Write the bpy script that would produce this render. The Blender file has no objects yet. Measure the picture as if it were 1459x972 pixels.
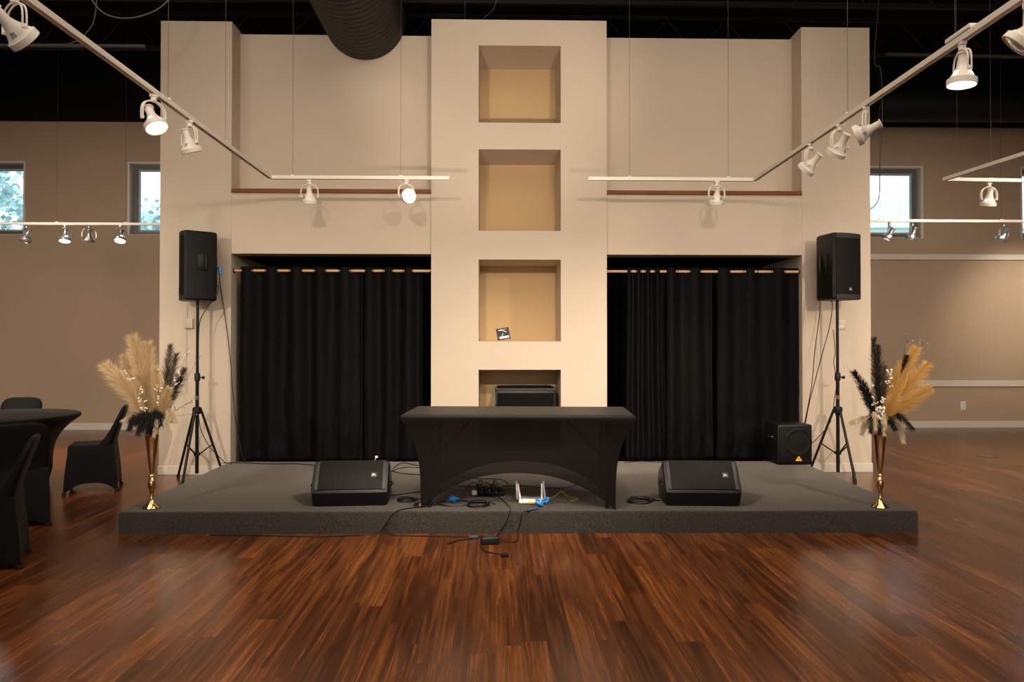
import bpy, bmesh, math, random
from mathutils import Vector, Matrix, Euler, noise

S = bpy.context.scene
COL = S.collection
R = math.radians
PI = math.pi

# ------------------------------------------------------------------ camera
W, H, F = 1459.0, 972.0, 1040.0
YAW, PITCH, HORIZON, CAMZ = R(1.3), R(0.6), 490.0, 1.468
cd = bpy.data.cameras.new('camera')
cam = bpy.data.objects.new('camera', cd)
COL.objects.link(cam)
cam.location = (0, 0, CAMZ)
cam.rotation_euler = (R(90) + PITCH, 0, -YAW)
cd.sensor_width = 36
cd.lens = F / W * 36
SHY = (HORIZON - H / 2 - F * math.tan(PITCH)) / W
cd.shift_y = SHY
cd.clip_start = 0.05
S.camera = cam
CM = cam.rotation_euler.to_matrix()

# ------------------------------------------------------------------ world and light
w = bpy.data.worlds.new('world'); S.world = w
w.use_nodes = True
wn = w.node_tree.nodes; wl = w.node_tree.links
bg = wn['Background']
tc = wn.new('ShaderNodeTexCoord'); sep = wn.new('ShaderNodeSeparateXYZ'); rp = wn.new('ShaderNodeValToRGB')
wl.new(tc.outputs['Generated'], sep.inputs[0]); wl.new(sep.outputs['Z'], rp.inputs[0]); wl.new(rp.outputs[0], bg.inputs[0])
rp.color_ramp.elements[0].color = (0.80, 0.93, 1.0, 1); rp.color_ramp.elements[1].color = (0.55, 0.78, 1.0, 1)
bg.inputs[1].default_value = 2.9

vs = S.view_settings
vs.view_transform = 'Standard'; vs.look = 'None'; vs.exposure = 0.0; vs.gamma = 1.0; vs.use_curve_mapping = False
S.cycles.max_bounces = 7
S.cycles.diffuse_bounces = 4
S.cycles.transparent_max_bounces = 12
S.cycles.sample_clamp_indirect = 4.0
S.cycles.use_denoising = True

WARM = (1.0, 0.87, 0.71)
def area(name, loc, target, sx, sy, power, col):
    l = bpy.data.lights.new(name, 'AREA'); l.shape = 'RECTANGLE'; l.size = sx; l.size_y = sy; l.energy = power; l.color = col
    o = bpy.data.objects.new(name, l); COL.objects.link(o); o.location = loc
    o.rotation_euler = (Vector(target) - Vector(loc)).to_track_quat('-Z', 'Y').to_euler()
    return o
def spot(name, loc, target, power, ang, blend=1.0, col=WARM, size=0.06):
    l = bpy.data.lights.new(name, 'SPOT'); l.energy = power; l.spot_size = R(ang); l.spot_blend = blend; l.color = col; l.shadow_soft_size = size
    o = bpy.data.objects.new(name, l); COL.objects.link(o); o.location = loc
    o.rotation_euler = (Vector(target) - Vector(loc)).to_track_quat('-Z', 'Y').to_euler()
    return o
# soft area fills added behind the camera and overhead, without any real source
area('front_fill', (0, -6.4, 2.2), (0, 8, 1.2), 12, 3.0, 220, (1.0, 0.93, 0.84))
area('overhead_fill', (0, 2.6, 6.0), (0, 3.4, 0), 13, 6, 620, WARM)
# track lamps out of the frame, then added fill spots
for sx in (-1, 1):
    spot('track_or_fill_lamp', (sx * 0.9, 1.0, 3.25), (-sx * 0.2, 8.25, 1.2), 520, 46)
    spot('track_or_fill_lamp', (sx * 4.3, 1.3, 3.25), (sx * 3.35, 8.25, 0.9), 720, 42)
    spot('track_or_fill_lamp', (sx * 1.0, 1.4, 3.25), (sx * 2.3, 8.5, 3.9), 420, 34)
    spot('track_or_fill_lamp', (sx * 0.8, 3.6, 3.25), (-sx * 1.2, 6.8, 0.2), 420, 80)
    spot('track_or_fill_lamp', (sx * 6.5, 5.0, 3.4), (sx * 6.4, 11.5, 0.2), 850, 100, size=0.7)  # added side fill that brightens the back walls
    spot('track_or_fill_lamp', (sx * 6.3, 9.0, 4.6), (sx * 5.4, 9.4, 0), 380, 85, size=0.2)  # added fill over the side floors, no lamp hangs there
    spot('niche_fill', (sx * 1.7, -1.2, 0.4), (0, 8.25, 4.5), 1100, 21, col=(1.0, 0.88, 0.74))  # added low fill for the undersides of the upper niches

# ------------------------------------------------------------------ helpers
def ray(x, y):
    return CM @ Vector(((x - W / 2) / F, -(y - H / 2) / F + SHY * W / F, -1.0))
def py(x, y, Y):
    d = ray(x, y); return Vector((0, 0, CAMZ)) + d * (Y / d.y)
def pz(x, y, z):
    d = ray(x, y); return Vector((0, 0, CAMZ)) + d * ((z - CAMZ) / d.z)

def new_mat(name):
    m = bpy.data.materials.new(name); m.use_nodes = True
    return m, m.node_tree.nodes, m.node_tree.links, m.node_tree.nodes['Principled BSDF']
def mat(name, col, rough=0.5, metal=0.0, spec=0.5, nscale=0, namt=0.0, bump=0.0, bscale=0, emit=None, estr=0, sheen=0, coat=0):
    m, N, L, b = new_mat(name)
    b.inputs['Base Color'].default_value = (*col, 1); b.inputs['Roughness'].default_value = rough
    b.inputs['Metallic'].default_value = metal; b.inputs['Specular IOR Level'].default_value = spec
    if sheen: b.inputs['Sheen Weight'].default_value = sheen; b.inputs['Sheen Roughness'].default_value = 0.4; b.inputs['Sheen Tint'].default_value = (1, 0.88, 0.76, 1)
    if coat: b.inputs['Coat Weight'].default_value = coat
    if emit: b.inputs['Emission Color'].default_value = (*emit, 1); b.inputs['Emission Strength'].default_value = estr
    if nscale or bump:
        t = N.new('ShaderNodeTexCoord')
    if nscale:
        n = N.new('ShaderNodeTexNoise'); n.inputs['Scale'].default_value = nscale; n.inputs['Detail'].default_value = 4
        L.new(t.outputs['Object'], n.inputs['Vector'])
        r = N.new('ShaderNodeValToRGB'); L.new(n.outputs[0], r.inputs[0])
        r.color_ramp.elements[0].position = 0.3; r.color_ramp.elements[1].position = 0.7
        r.color_ramp.elements[0].color = (*[c * (1 - namt) for c in col], 1); r.color_ramp.elements[1].color = (*[min(1, c * (1 + namt)) for c in col], 1)
        L.new(r.outputs[0], b.inputs['Base Color'])
    if bump:
        n2 = N.new('ShaderNodeTexNoise'); n2.inputs['Scale'].default_value = bscale or 60; n2.inputs['Detail'].default_value = 3
        L.new(t.outputs['Object'], n2.inputs['Vector'])
        bp = N.new('ShaderNodeBump'); bp.inputs['Strength'].default_value = bump; bp.inputs['Distance'].default_value = 0.01
        L.new(n2.outputs[0], bp.inputs['Height']); L.new(bp.outputs[0], b.inputs['Normal'])
    return m

class MB:
    def __init__(s): s.bm = bmesh.new()
    def _new(s, r, M):
        if M is not None: bmesh.ops.transform(s.bm, matrix=M, verts=r)
    def box(s, c, d, bevel=0, M=None, seg=2):
        r = bmesh.ops.create_cube(s.bm, size=1)['verts']
        bmesh.ops.scale(s.bm, vec=d, verts=r); bmesh.ops.translate(s.bm, vec=c, verts=r)
        if bevel:
            es = list({e for v in r for e in v.link_edges})
            g = bmesh.ops.bevel(s.bm, geom=es, offset=bevel, segments=seg, affect='EDGES', profile=0.5)
            r = list({v for f in g['faces'] for v in f.verts} | {v for v in r if v.is_valid})
        s._new(r, M); return s
    def span(s, a, b, bevel=0, M=None):
        return s.box([(a[i] + b[i]) / 2 for i in range(3)], [abs(b[i] - a[i]) for i in range(3)], bevel, M)
    def loft(s, rings, close=True, caps=(True, True), M=None, skip=None):
        vs_ = [[s.bm.verts.new(p) for p in r] for r in rings]
        n = len(rings[0])
        for i in range(len(rings) - 1):
            for j in range(n if close else n - 1):
                if skip and skip(i, j): continue
                k = (j + 1) % n
                try: s.bm.faces.new((vs_[i][j], vs_[i][k], vs_[i + 1][k], vs_[i + 1][j]))
                except ValueError: pass
        if close and caps[0]: s.bm.faces.new(list(reversed(vs_[0])))
        if close and caps[1]: s.bm.faces.new(vs_[-1])
        if M is not None: bmesh.ops.transform(s.bm, matrix=M, verts=[v for r in vs_ for v in r])
        return s
    def lathe(s, prof, seg=20, M=None, caps=(True, True), skip=None):
        return s.loft([[(r * math.cos(2 * PI * j / seg), r * math.sin(2 * PI * j / seg), z) for j in range(seg)] for r, z in prof], True, caps, M, skip)
    def tube(s, pts, r, seg=6, closed=False, M=None, flat=1.0):
        pts = [Vector(p) for p in pts]; n = len(pts); rings = []
        rr = r if isinstance(r, (list, tuple)) else [r] * n
        up = None
        for i, p in enumerate(pts):
            if closed: t = pts[(i + 1) % n] - pts[i - 1]
            else: t = pts[min(i + 1, n - 1)] - pts[max(i - 1, 0)]
            if t.length < 1e-9: t = Vector((0, 0, 1))
            t.normalize()
            if up is None:
                up = Vector((0, 0, 1)) if abs(t.z) < 0.9 else Vector((1, 0, 0))
            a = t.cross(up)
            if a.length < 1e-6: a = t.orthogonal()
            a.normalize(); b = a.cross(t).normalized(); up = b
            rings.append([p + (a * math.cos(2 * PI * k / seg) + b * math.sin(2 * PI * k / seg) * flat) * rr[i] for k in range(seg)])
        if closed: rings.append(rings[0])
        s.loft(rings, True, (not closed, not closed), M)
        if closed: bmesh.ops.remove_doubles(s.bm, verts=s.bm.verts[:], dist=1e-6)
        return s
    def prism(s, poly, y0, y1, M=None):     # polygon in x,z pushed along y
        return s.loft([[(x, y0, z) for x, z in poly], [(x, y1, z) for x, z in poly]], True, (True, True), M)
    def sphere(s, c, r, M=None, u=10, v=7, sc=(1, 1, 1)):
        g = bmesh.ops.create_uvsphere(s.bm, u_segments=u, v_segments=v, radius=r)['verts']
        bmesh.ops.scale(s.bm, vec=sc, verts=g); bmesh.ops.translate(s.bm, vec=c, verts=g); s._new(g, M); return s
    def tri(s, *ps):
        s.bm.faces.new([s.bm.verts.new(p) for p in ps]); return s
    def build(s, name, m, parent=None, smooth=35, recenter=False, normals=True):
        if normals: bmesh.ops.recalc_face_normals(s.bm, faces=s.bm.faces[:])
        off = Vector((0, 0, 0))
        if recenter:
            co = [v.co for v in s.bm.verts]
            off = Vector(((min(c.x for c in co) + max(c.x for c in co)) / 2, (min(c.y for c in co) + max(c.y for c in co)) / 2, min(c.z for c in co)))
            bmesh.ops.translate(s.bm, vec=-off, verts=s.bm.verts[:])
        me = bpy.data.meshes.new(name); s.bm.to_mesh(me); s.bm.free()
        if smooth:
            me.shade_smooth(); me.set_sharp_from_angle(angle=R(smooth))
        me.materials.append(m)
        o = bpy.data.objects.new(name, me); COL.objects.link(o); o.location = off
        if parent: o.parent = parent
        return o

def spline(pts, n=6, closed=False):
    P = [Vector(p) for p in pts]; out = []; m = len(P)
    for i in range(m if closed else m - 1):
        g = lambda k: P[k % m] if closed else P[max(0, min(m - 1, k))]
        a, b, c, d = g(i - 1), g(i), g(i + 1), g(i + 2)
        for q in range(n):
            t = q / n
            out.append(0.5 * ((2 * b) + (c - a) * t + (2 * a - 5 * b + 4 * c - d) * t * t + (3 * b - a - 3 * c + d) * t ** 3))
    if not closed: out.append(P[-1])
    return out
def tag(o, label=None, cat=None, group=None, kind=None):
    if label: o['label'] = label
    if cat: o['category'] = cat
    if group: o['group'] = group
    if kind: o['kind'] = kind
    return o
def thing(name, label, cat, loc=(0, 0, 0), rz=0, group=None):
    o = bpy.data.objects.new(name, None); COL.objects.link(o); o.empty_display_size = 0.1
    o.location = loc; o.rotation_euler = (0, 0, rz)
    return tag(o, label, cat, group)
def struct(mb, name, m, smooth=0):
    return tag(mb.build(name, m, None, smooth), kind='structure')
def copy_tree(o, parent=None):
    c = o.copy(); COL.objects.link(c)
    if parent: c.parent = parent
    for ch in list(o.children): copy_tree(ch, c)
    return c
def T(*v): return Matrix.Translation(v)
def RX(a): return Matrix.Rotation(a, 4, 'X')
def RY(a): return Matrix.Rotation(a, 4, 'Y')
def RZ(a): return Matrix.Rotation(a, 4, 'Z')
def text_mesh(txt, size, m, parent, M, name='lettering'):
    c = bpy.data.curves.new('text', 'FONT'); c.body = txt; c.size = size; c.align_x = 'CENTER'; c.align_y = 'CENTER'; c.extrude = 0.0008
    o = bpy.data.objects.new('text', c); COL.objects.link(o)
    dg = bpy.context.evaluated_depsgraph_get(); dg.update()
    me = bpy.data.meshes.new_from_object(o.evaluated_get(dg)); bpy.data.objects.remove(o)
    me.transform(M); me.materials.clear(); me.materials.append(m)
    q = bpy.data.objects.new(name, me); COL.objects.link(q); q.parent = parent
    return q

# ------------------------------------------------------------------ materials
def floor_mat():
    m, N, L, b = new_mat('wood_floor')
    t = N.new('ShaderNodeTexCoord'); s = N.new('ShaderNodeSeparateXYZ'); L.new(t.outputs['Object'], s.inputs[0])
    def M2(op, a, bb=None):
        n = N.new('ShaderNodeMath'); n.operation = op
        for i, v in enumerate((a, bb)):
            if v is None: continue
            if isinstance(v, (int, float)): n.inputs[i].default_value = v
            else: L.new(v, n.inputs[i])
        return n.outputs[0]
    xs = M2('DIVIDE', s.outputs[0], 0.127); row = M2('FLOOR', xs); fx = M2('FRACT', xs)
    wn1 = N.new('ShaderNodeTexWhiteNoise'); wn1.noise_dimensions = '1D'; L.new(row, wn1.inputs['W'])
    ys = M2('ADD', M2('DIVIDE', s.outputs[1], 1.22), M2('MULTIPLY', wn1.outputs[0], 7.0)); colm = M2('FLOOR', ys); fy = M2('FRACT', ys)
    idv = M2('ADD', M2('MULTIPLY', row, 12.9), M2('MULTIPLY', colm, 3.71))
    wn2 = N.new('ShaderNodeTexWhiteNoise'); wn2.noise_dimensions = '1D'; L.new(idv, wn2.inputs['W'])
    cid = wn2.outputs[0]
    def grain(sx, sy, detail, dist):
        cb = N.new('ShaderNodeCombineXYZ')
        L.new(M2('ADD', M2('MULTIPLY', s.outputs[0], sx), M2('MULTIPLY', cid, 40)), cb.inputs[0])
        L.new(M2('MULTIPLY', s.outputs[1], sy), cb.inputs[1]); L.new(M2('MULTIPLY', cid, 91), cb.inputs[2])
        n = N.new('ShaderNodeTexNoise'); n.inputs['Scale'].default_value = 1; n.inputs['Detail'].default_value = detail; n.inputs['Distortion'].default_value = dist
        L.new(cb.outputs[0], n.inputs['Vector']); return n.outputs[0]
    g1 = grain(42, 1.1, 6, 1.0); g2 = grain(170, 2.2, 3, 0.3); g3 = grain(9, 1.0, 3, 2.2)
    v = M2('ADD', M2('ADD', M2('MULTIPLY', g1, 0.55), M2('MULTIPLY', g2, 0.25)), M2('MULTIPLY', g3, 0.35))
    v = M2('ADD', v, M2('MULTIPLY', M2('SUBTRACT', cid, 0.5), 0.17))
    r = N.new('ShaderNodeValToRGB'); L.new(v, r.inputs[0])
    e = r.color_ramp.elements
    e[0].position = 0.30; e[0].color = (0.014, 0.0038, 0.0013, 1)
    e[1].position = 0.86; e[1].color = (0.235, 0.075, 0.0165, 1)
    k = e.new(0.50); k.color = (0.052, 0.0142, 0.0034, 1)
    k = e.new(0.62); k.color = (0.108, 0.0315, 0.0070, 1)
    # seams between planks
    ex = M2('MINIMUM', fx, M2('SUBTRACT', 1.0, fx)); ey = M2('MINIMUM', fy, M2('SUBTRACT', 1.0, fy))
    sm = M2('MAXIMUM', M2('LESS_THAN', ex, 0.012), M2('LESS_THAN', ey, 0.0016))
    mx = N.new('ShaderNodeMix'); mx.data_type = 'RGBA'; L.new(M2('MULTIPLY', sm, 0.6), mx.inputs[0]); L.new(r.outputs[0], mx.inputs[6]); mx.inputs[7].default_value = (0.03, 0.009, 0.004, 1)
    L.new(mx.outputs[2], b.inputs['Base Color'])
    L.new(M2('ADD', 0.17, M2('MULTIPLY', g1, 0.14)), b.inputs['Roughness'])
    b.inputs['Specular IOR Level'].default_value = 0.5
    bp = N.new('ShaderNodeBump'); bp.inputs['Strength'].default_value = 0.12; bp.inputs['Distance'].default_value = 0.004
    L.new(M2('SUBTRACT', v, M2('MULTIPLY', sm, 0.5)), bp.inputs['Height']); L.new(bp.outputs[0], b.inputs['Normal'])
    return m
def wood_mat(name, c0, c1, axis=0, rough=0.45, sc=18):
    m, N, L, b = new_mat(name)
    t = N.new('ShaderNodeTexCoord'); mp = N.new('ShaderNodeMapping'); L.new(t.outputs['Object'], mp.inputs[0])
    s = [sc] * 3; s[axis] = sc * 0.08; mp.inputs['Scale'].default_value = s
    n = N.new('ShaderNodeTexNoise'); n.inputs['Scale'].default_value = 1; n.inputs['Detail'].default_value = 4; L.new(mp.outputs[0], n.inputs[0])
    r = N.new('ShaderNodeValToRGB'); L.new(n.outputs[0], r.inputs[0]); r.color_ramp.elements[0].position = 0.3; r.color_ramp.elements[1].position = 0.7
    r.color_ramp.elements[0].color = (*c0, 1); r.color_ramp.elements[1].color = (*c1, 1)
    L.new(r.outputs[0], b.inputs['Base Color']); b.inputs['Roughness'].default_value = rough
    return m
def grille_mat(name, c, scale):
    m, N, L, b = new_mat(name)
    t = N.new('ShaderNodeTexCoord'); v = N.new('ShaderNodeTexVoronoi'); v.inputs['Scale'].default_value = scale; v.inputs['Randomness'].default_value = 0
    L.new(t.outputs['Object'], v.inputs['Vector'])
    r = N.new('ShaderNodeValToRGB'); L.new(v.outputs['Distance'], r.inputs[0]); r.color_ramp.elements[0].position = 0.25; r.color_ramp.elements[1].position = 0.45
    r.color_ramp.elements[0].color = (*[x * 0.35 for x in c], 1); r.color_ramp.elements[1].color = (*c, 1)
    L.new(r.outputs[0], b.inputs['Base Color']); b.inputs['Roughness'].default_value = 0.6; b.inputs['Specular IOR Level'].default_value = 0.15
    return m
def sheer_mat(name, col, trans, rough=0.6, sheen=0.3):
    m, N, L, b = new_mat(name)
    b.inputs['Base Color'].default_value = (*col, 1); b.inputs['Roughness'].default_value = rough; b.inputs['Specular IOR Level'].default_value = 0.12; b.inputs['Sheen Weight'].default_value = sheen
    b.inputs['Sheen Roughness'].default_value = 0.35; b.inputs['Sheen Tint'].default_value = (1, 0.9, 0.8, 1)
    tr = N.new('ShaderNodeBsdfTransparent'); mx = N.new('ShaderNodeMixShader'); mx.inputs[0].default_value = trans
    L.new(b.outputs[0], mx.inputs[1]); L.new(tr.outputs[0], mx.inputs[2]); L.new(mx.outputs[0], N['Material Output'].inputs[0])
    return m
def glass_mat():
    m, N, L, b = new_mat('window_glass')
    tr = N.new('ShaderNodeBsdfTransparent'); tr.inputs[0].default_value = (0.93, 0.98, 0.98, 1)
    gl = N.new('ShaderNodeBsdfGlossy'); gl.inputs['Roughness'].default_value = 0.02
    fr = N.new('ShaderNodeFresnel'); mx = N.new('ShaderNodeMixShader')
    L.new(fr.outputs[0], mx.inputs[0]); L.new(tr.outputs[0], mx.inputs[1]); L.new(gl.outputs[0], mx.inputs[2]); L.new(mx.outputs[0], N['Material Output'].inputs[0])
    return m

PAINT = mat('cream_paint', (0.58, 0.472, 0.365), 0.7, spec=0.25, nscale=1.3, namt=0.03)
PAINT_TAN = mat('tan_paint', (0.42, 0.305, 0.21), 0.7, spec=0.25, nscale=1.0, namt=0.03)
PAINT_NICHE = mat('niche_paint', (0.56, 0.38, 0.195), 0.7, spec=0.25, nscale=2, namt=0.03)
SHADE_DARK = mat('recess_shade', (0.003, 0.003, 0.003), 0.9, spec=0.05)  # shade inside the curtained recesses, put into the colour
BLACKC = mat('black_ceiling_paint', (0.0035, 0.0035, 0.0037), 0.75, spec=0.15)
WHITE_TRIM = mat('white_trim_paint', (0.66, 0.59, 0.50), 0.45)
FLOOR = floor_mat()
WALNUT = wood_mat('walnut_strip', (0.095, 0.028, 0.006), (0.25, 0.078, 0.017), 0, 0.7)
ROD = wood_mat('light_wood_rod', (0.50, 0.27, 0.12), (0.66, 0.40, 0.19), 0)
CARPET = mat('charcoal_carpet', (0.038, 0.033, 0.028), 0.95, spec=0.1, sheen=0.34, nscale=105, namt=0.5, bump=0.8, bscale=220)
CURTAIN = mat('black_curtain_cloth', (0.0026, 0.0022, 0.0020), 0.7, spec=0.10, bump=0.1, bscale=300)
SPANDEX = sheer_mat('black_spandex', (0.0040, 0.0029, 0.0021), 0.06, 0.5, 0.14)
SPANDEX2 = mat('black_chair_spandex', (0.003, 0.0027, 0.0025), 0.62, spec=0.10, sheen=0.02)
PLASTIC = mat('black_plastic', (0.0075, 0.0072, 0.007), 0.42, spec=0.3, bump=0.15, bscale=400)
PLASTIC2 = mat('dark_grey_plastic', (0.032, 0.028, 0.025), 0.5, spec=0.3)
GRILLE = grille_mat('black_grille', (0.0085, 0.0072, 0.0062), 170)
METALBLK = mat('black_metal', (0.006, 0.006, 0.006), 0.4, spec=0.3)
GREYMETAL = mat('grey_metal', (0.20, 0.19, 0.18), 0.35, metal=0.9)
CHROME = mat('chrome', (0.75, 0.73, 0.70), 0.15, metal=1)
GOLD = mat('gold_metal', (0.76, 0.50, 0.24), 0.16, metal=1, nscale=6, namt=0.08)
LAMPW = mat('white_lamp_paint', (0.78, 0.71, 0.62), 0.4)
LAMPS = mat('silver_lamp_metal', (0.42, 0.41, 0.41), 0.3, metal=0.8)
BULB = mat('unlit_bulb_glass', (0.75, 0.72, 0.66), 0.15, metal=0.3)
LIT = mat('lit_bulb', (1, 0.9, 0.75), 0.4, emit=(1.0, 0.80, 0.52), estr=7)
DIMLIT = mat('faintly_lit_bulb', (1, 0.9, 0.75), 0.4, emit=(1.0, 0.86, 0.66), estr=2.2)
ALU = mat('grey_aluminium', (0.16, 0.16, 0.155), 0.4, metal=0.5)
GLASS = glass_mat()
CABLE = mat('black_cable_rubber', (0.006, 0.0057, 0.0055), 0.45, spec=0.3)
WHITEP = mat('white_plastic', (0.80, 0.78, 0.74), 0.35)
BEIGEP = mat('beige_plastic', (0.55, 0.46, 0.35), 0.4)
BLUEP = mat('blue_plastic', (0.03, 0.22, 0.62), 0.4)
YELLOWP = mat('yellow_plastic', (0.85, 0.52, 0.02), 0.4)
YCABLE = mat('yellow_cable', (0.55, 0.30, 0.03), 0.5)
ORANGEP = mat('orange_plastic', (0.95, 0.45, 0.02), 0.4)
PAMPAS = mat('cream_pampas', (0.74, 0.55, 0.32), 0.9, spec=0.1)
PAMPAS2 = mat('golden_pampas', (0.70, 0.42, 0.13), 0.9, spec=0.1)
DARKF = mat('black_feather', (0.020, 0.017, 0.015), 0.8, spec=0.2)
GREYF = mat('smoky_plume', (0.13, 0.098, 0.075), 0.9, spec=0.1)
CREAMF = mat('cream_feather', (0.72, 0.58, 0.40), 0.9, spec=0.1)
STEM = mat('straw_stem', (0.42, 0.26, 0.10), 0.7)
TWIG = mat('brown_twig', (0.14, 0.085, 0.045), 0.7)
BERRY = mat('white_berry', (0.85, 0.80, 0.70), 0.4)
LEAF = mat('tree_leaf', (0.58, 0.70, 0.69), 0.8, spec=0.1, nscale=3, namt=0.3)
BARK = mat('tree_bark', (0.12, 0.09, 0.07), 0.9)
SIDING = mat('pale_siding', (0.90, 0.92, 0.93), 0.7)
GRASS = mat('lawn', (0.07, 0.13, 0.04), 0.9, nscale=3, namt=0.3)

# ------------------------------------------------------------------ room shell
YC, YU, YP, YB = 8.29, 8.56, 8.25, 12.65
TOP = 5.115
CEIL = 6.45
XL0, XL1 = py(227.5, 400, YC).x, py(329.5, 330, YC).x
XR0, XR1 = py(1142.5, 330, YC).x, py(1240.5, 400, YC).x
XP0, XP1 = py(614.5, 250, YP).x, py(864.5, 250, YP).x
ZL1 = 3.185; ZL0 = 2.487
RX0, RX1, RY0 = -10.2, 10.9, -7.0
struct(MB().span((RX0, RY0, -0.1), (RX1, YB + 0.2, 0)), 'floor', FLOOR)
struct(MB().span((RX0, RY0, CEIL), (RX1, YB + 0.2, CEIL + 0.1)), 'ceiling', BLACKC)
struct(MB().span((RX0 - 0.2, RY0, -0.1), (RX0, YB + 0.2, CEIL)), 'wall_left', PAINT_TAN)
struct(MB().span((RX1, RY0, -0.1), (RX1 + 0.2, YB + 0.2, CEIL)), 'wall_right', PAINT_TAN)
struct(MB().span((RX0, RY0 - 0.2, -0.1), (RX1, RY0, CEIL)), 'wall_front', PAINT_TAN)
# windows in the back wall
WZ0 = py(100, 334.5, YB).z; WZ1 = py(100, 232, YB).z
wins = [(py(-78, 300, YB).x, py(34, 300, YB).x), (py(184.5, 300, YB).x, py(297, 300, YB).x), (py(1200, 300, YB).x, py(1312.5, 300, YB).x), (py(1456, 300, YB).x, py(1568, 300, YB).x)]
bw = MB(); ZBLK = 5.28
bw.span((RX0, YB, 0), (RX1, YB + 0.22, WZ0)); bw.span((RX0, YB, WZ1), (RX1, YB + 0.22, ZBLK))
xs = [RX0] + [v for p in wins for v in p] + [RX1]
for i in range(0, len(xs), 2): bw.span((xs[i], YB, WZ0), (xs[i + 1], YB + 0.22, WZ1))
struct(bw, 'wall_back', PAINT_TAN)
struct(MB().span((RX0, YB - 0.06, ZBLK), (RX1, YB + 0.22, CEIL)), 'wall_back_upper', BLACKC)
for i, (a, b) in enumerate(wins):
    wo = bpy.data.objects.new('window_%d' % (i + 1), None); COL.objects.link(wo); wo.location = ((a + b) / 2, YB + 0.12, WZ0); wo['kind'] = 'structure'
    hw, hh = (b - a) / 2, WZ1 - WZ0; f = 0.075
    mb = MB()
    mb.span((-hw, 0, 0), (-hw + f, 0.07, hh)); mb.span((hw - f, 0, 0), (hw, 0.07, hh)); mb.span((-hw + f, 0, 0), (hw - f, 0.07, f)); mb.span((-hw + f, 0, hh - f), (hw - f, 0.07, hh))
    mb.build('window_frame', ALU, wo, 0)
    mb = MB(); g = f; f2 = 0.035
    mb.span((-hw + g, 0.03, g), (-hw + g + f2, 0.065, hh - g)); mb.span((hw - g - f2, 0.03, g), (hw - g, 0.065, hh - g))
    mb.span((-hw + g + f2, 0.03, g), (hw - g - f2, 0.065, g + f2)); mb.span((-hw + g + f2, 0.03, hh - g - f2), (hw - g - f2, 0.065, hh - g))
    mb.build('sash', mat('pale_sash', (0.35, 0.42, 0.44), 0.4), wo, 0)
    MB().span((-hw + g, 0.045, g), (hw - g, 0.051, hh - g)).build('pane', GLASS, wo, 0)
    mb = MB(); e = 0.018
    mb.span((-hw - 0.03, -0.135, hh), (hw + 0.03, -0.12, hh + 0.022)); mb.span((-hw - 0.03, -0.135, -0.02), (-hw, -0.12, hh)); mb.span((hw, -0.135, -0.02), (hw + 0.03, -0.12, hh))
    mb.span((-hw, -0.12, 0), (-hw + 0.008, 0, hh)); mb.span((hw - 0.008, -0.12, 0), (hw, 0, hh)); mb.span((-hw, -0.12, hh - 0.008), (hw, 0, hh)); mb.span((-hw, -0.12, 0), (hw, 0, 0.008))
    mb.build('window_trim', WHITE_TRIM, wo, 0)
# trims on the back wall
XBR = 3.0
struct(MB().span((RX0, YB - 0.02, 0), (-3.0, YB, 0.115)), 'baseboard_left', WHITE_TRIM)
struct(MB().span((XBR, YB - 0.02, 0), (RX1, YB, 0.115)), 'baseboard_right', WHITE_TRIM)
z0, z1 = py(1400, 551, YB).z, py(1400, 542, YB).z
struct(MB().box(((XBR + RX1) / 2, YB - 0.02, (z0 + z1) / 2), (RX1 - XBR, 0.04, z1 - z0), 0.008), 'trim_1', WHITE_TRIM)
z0, z1 = py(1400, 371, YB).z, py(1400, 363, YB).z
struct(MB().box(((XBR + RX1) / 2, YB - 0.035, (z0 + z1) / 2), (RX1 - XBR, 0.07, z1 - z0), 0.006), 'trim_2', WHITE_TRIM)

# the feature wall behind the stage
struct(MB().span((XL0, YC, 0), (XL1, 9.6, TOP)), 'wall_column_left', PAINT)
struct(MB().span((XR0, YC, 0), (XR1, 9.6, TOP)), 'wall_column_right', PAINT)
struct(MB().span((XL1, YU, ZL1 - 0.03), (XP0, YU + 0.14, TOP - 0.03)), 'wall_upper_left', PAINT)
struct(MB().span((XP1, YU, ZL1 - 0.03), (XR0, YU + 0.14, TOP - 0.03)), 'wall_upper_right', PAINT)
struct(MB().span((XL1, YC + 0.004, ZL0), (XP0, YU, ZL1)), 'wall_lintel_left', PAINT)
struct(MB().span((XP1, YC + 0.004, ZL0), (XR0, YU, ZL1)), 'wall_lintel_right', PAINT)
zt = ZL1
struct(MB().box(((XL1 + XP0) / 2, YC - 0.004, zt + 0.012), (XP0 - XL1 - 0.004, 0.03, 0.045), 0.004), 'trim_3', WALNUT)
struct(MB().box(((XP1 + XR0) / 2, YC - 0.004, zt + 0.012), (XR0 - XP1 - 0.004, 0.03, 0.045), 0.004), 'trim_4', WALNUT)
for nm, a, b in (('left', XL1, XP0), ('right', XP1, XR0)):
    struct(MB().span((a, 9.5, 0), (b, 9.6, ZL0 + 0.3)), 'wall_recess_' + nm, SHADE_DARK)
    struct(MB().span((a, YU, ZL0), (b, 9.6, ZL0 + 0.12)), 'ceiling_recess_' + nm, SHADE_DARK)
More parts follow.
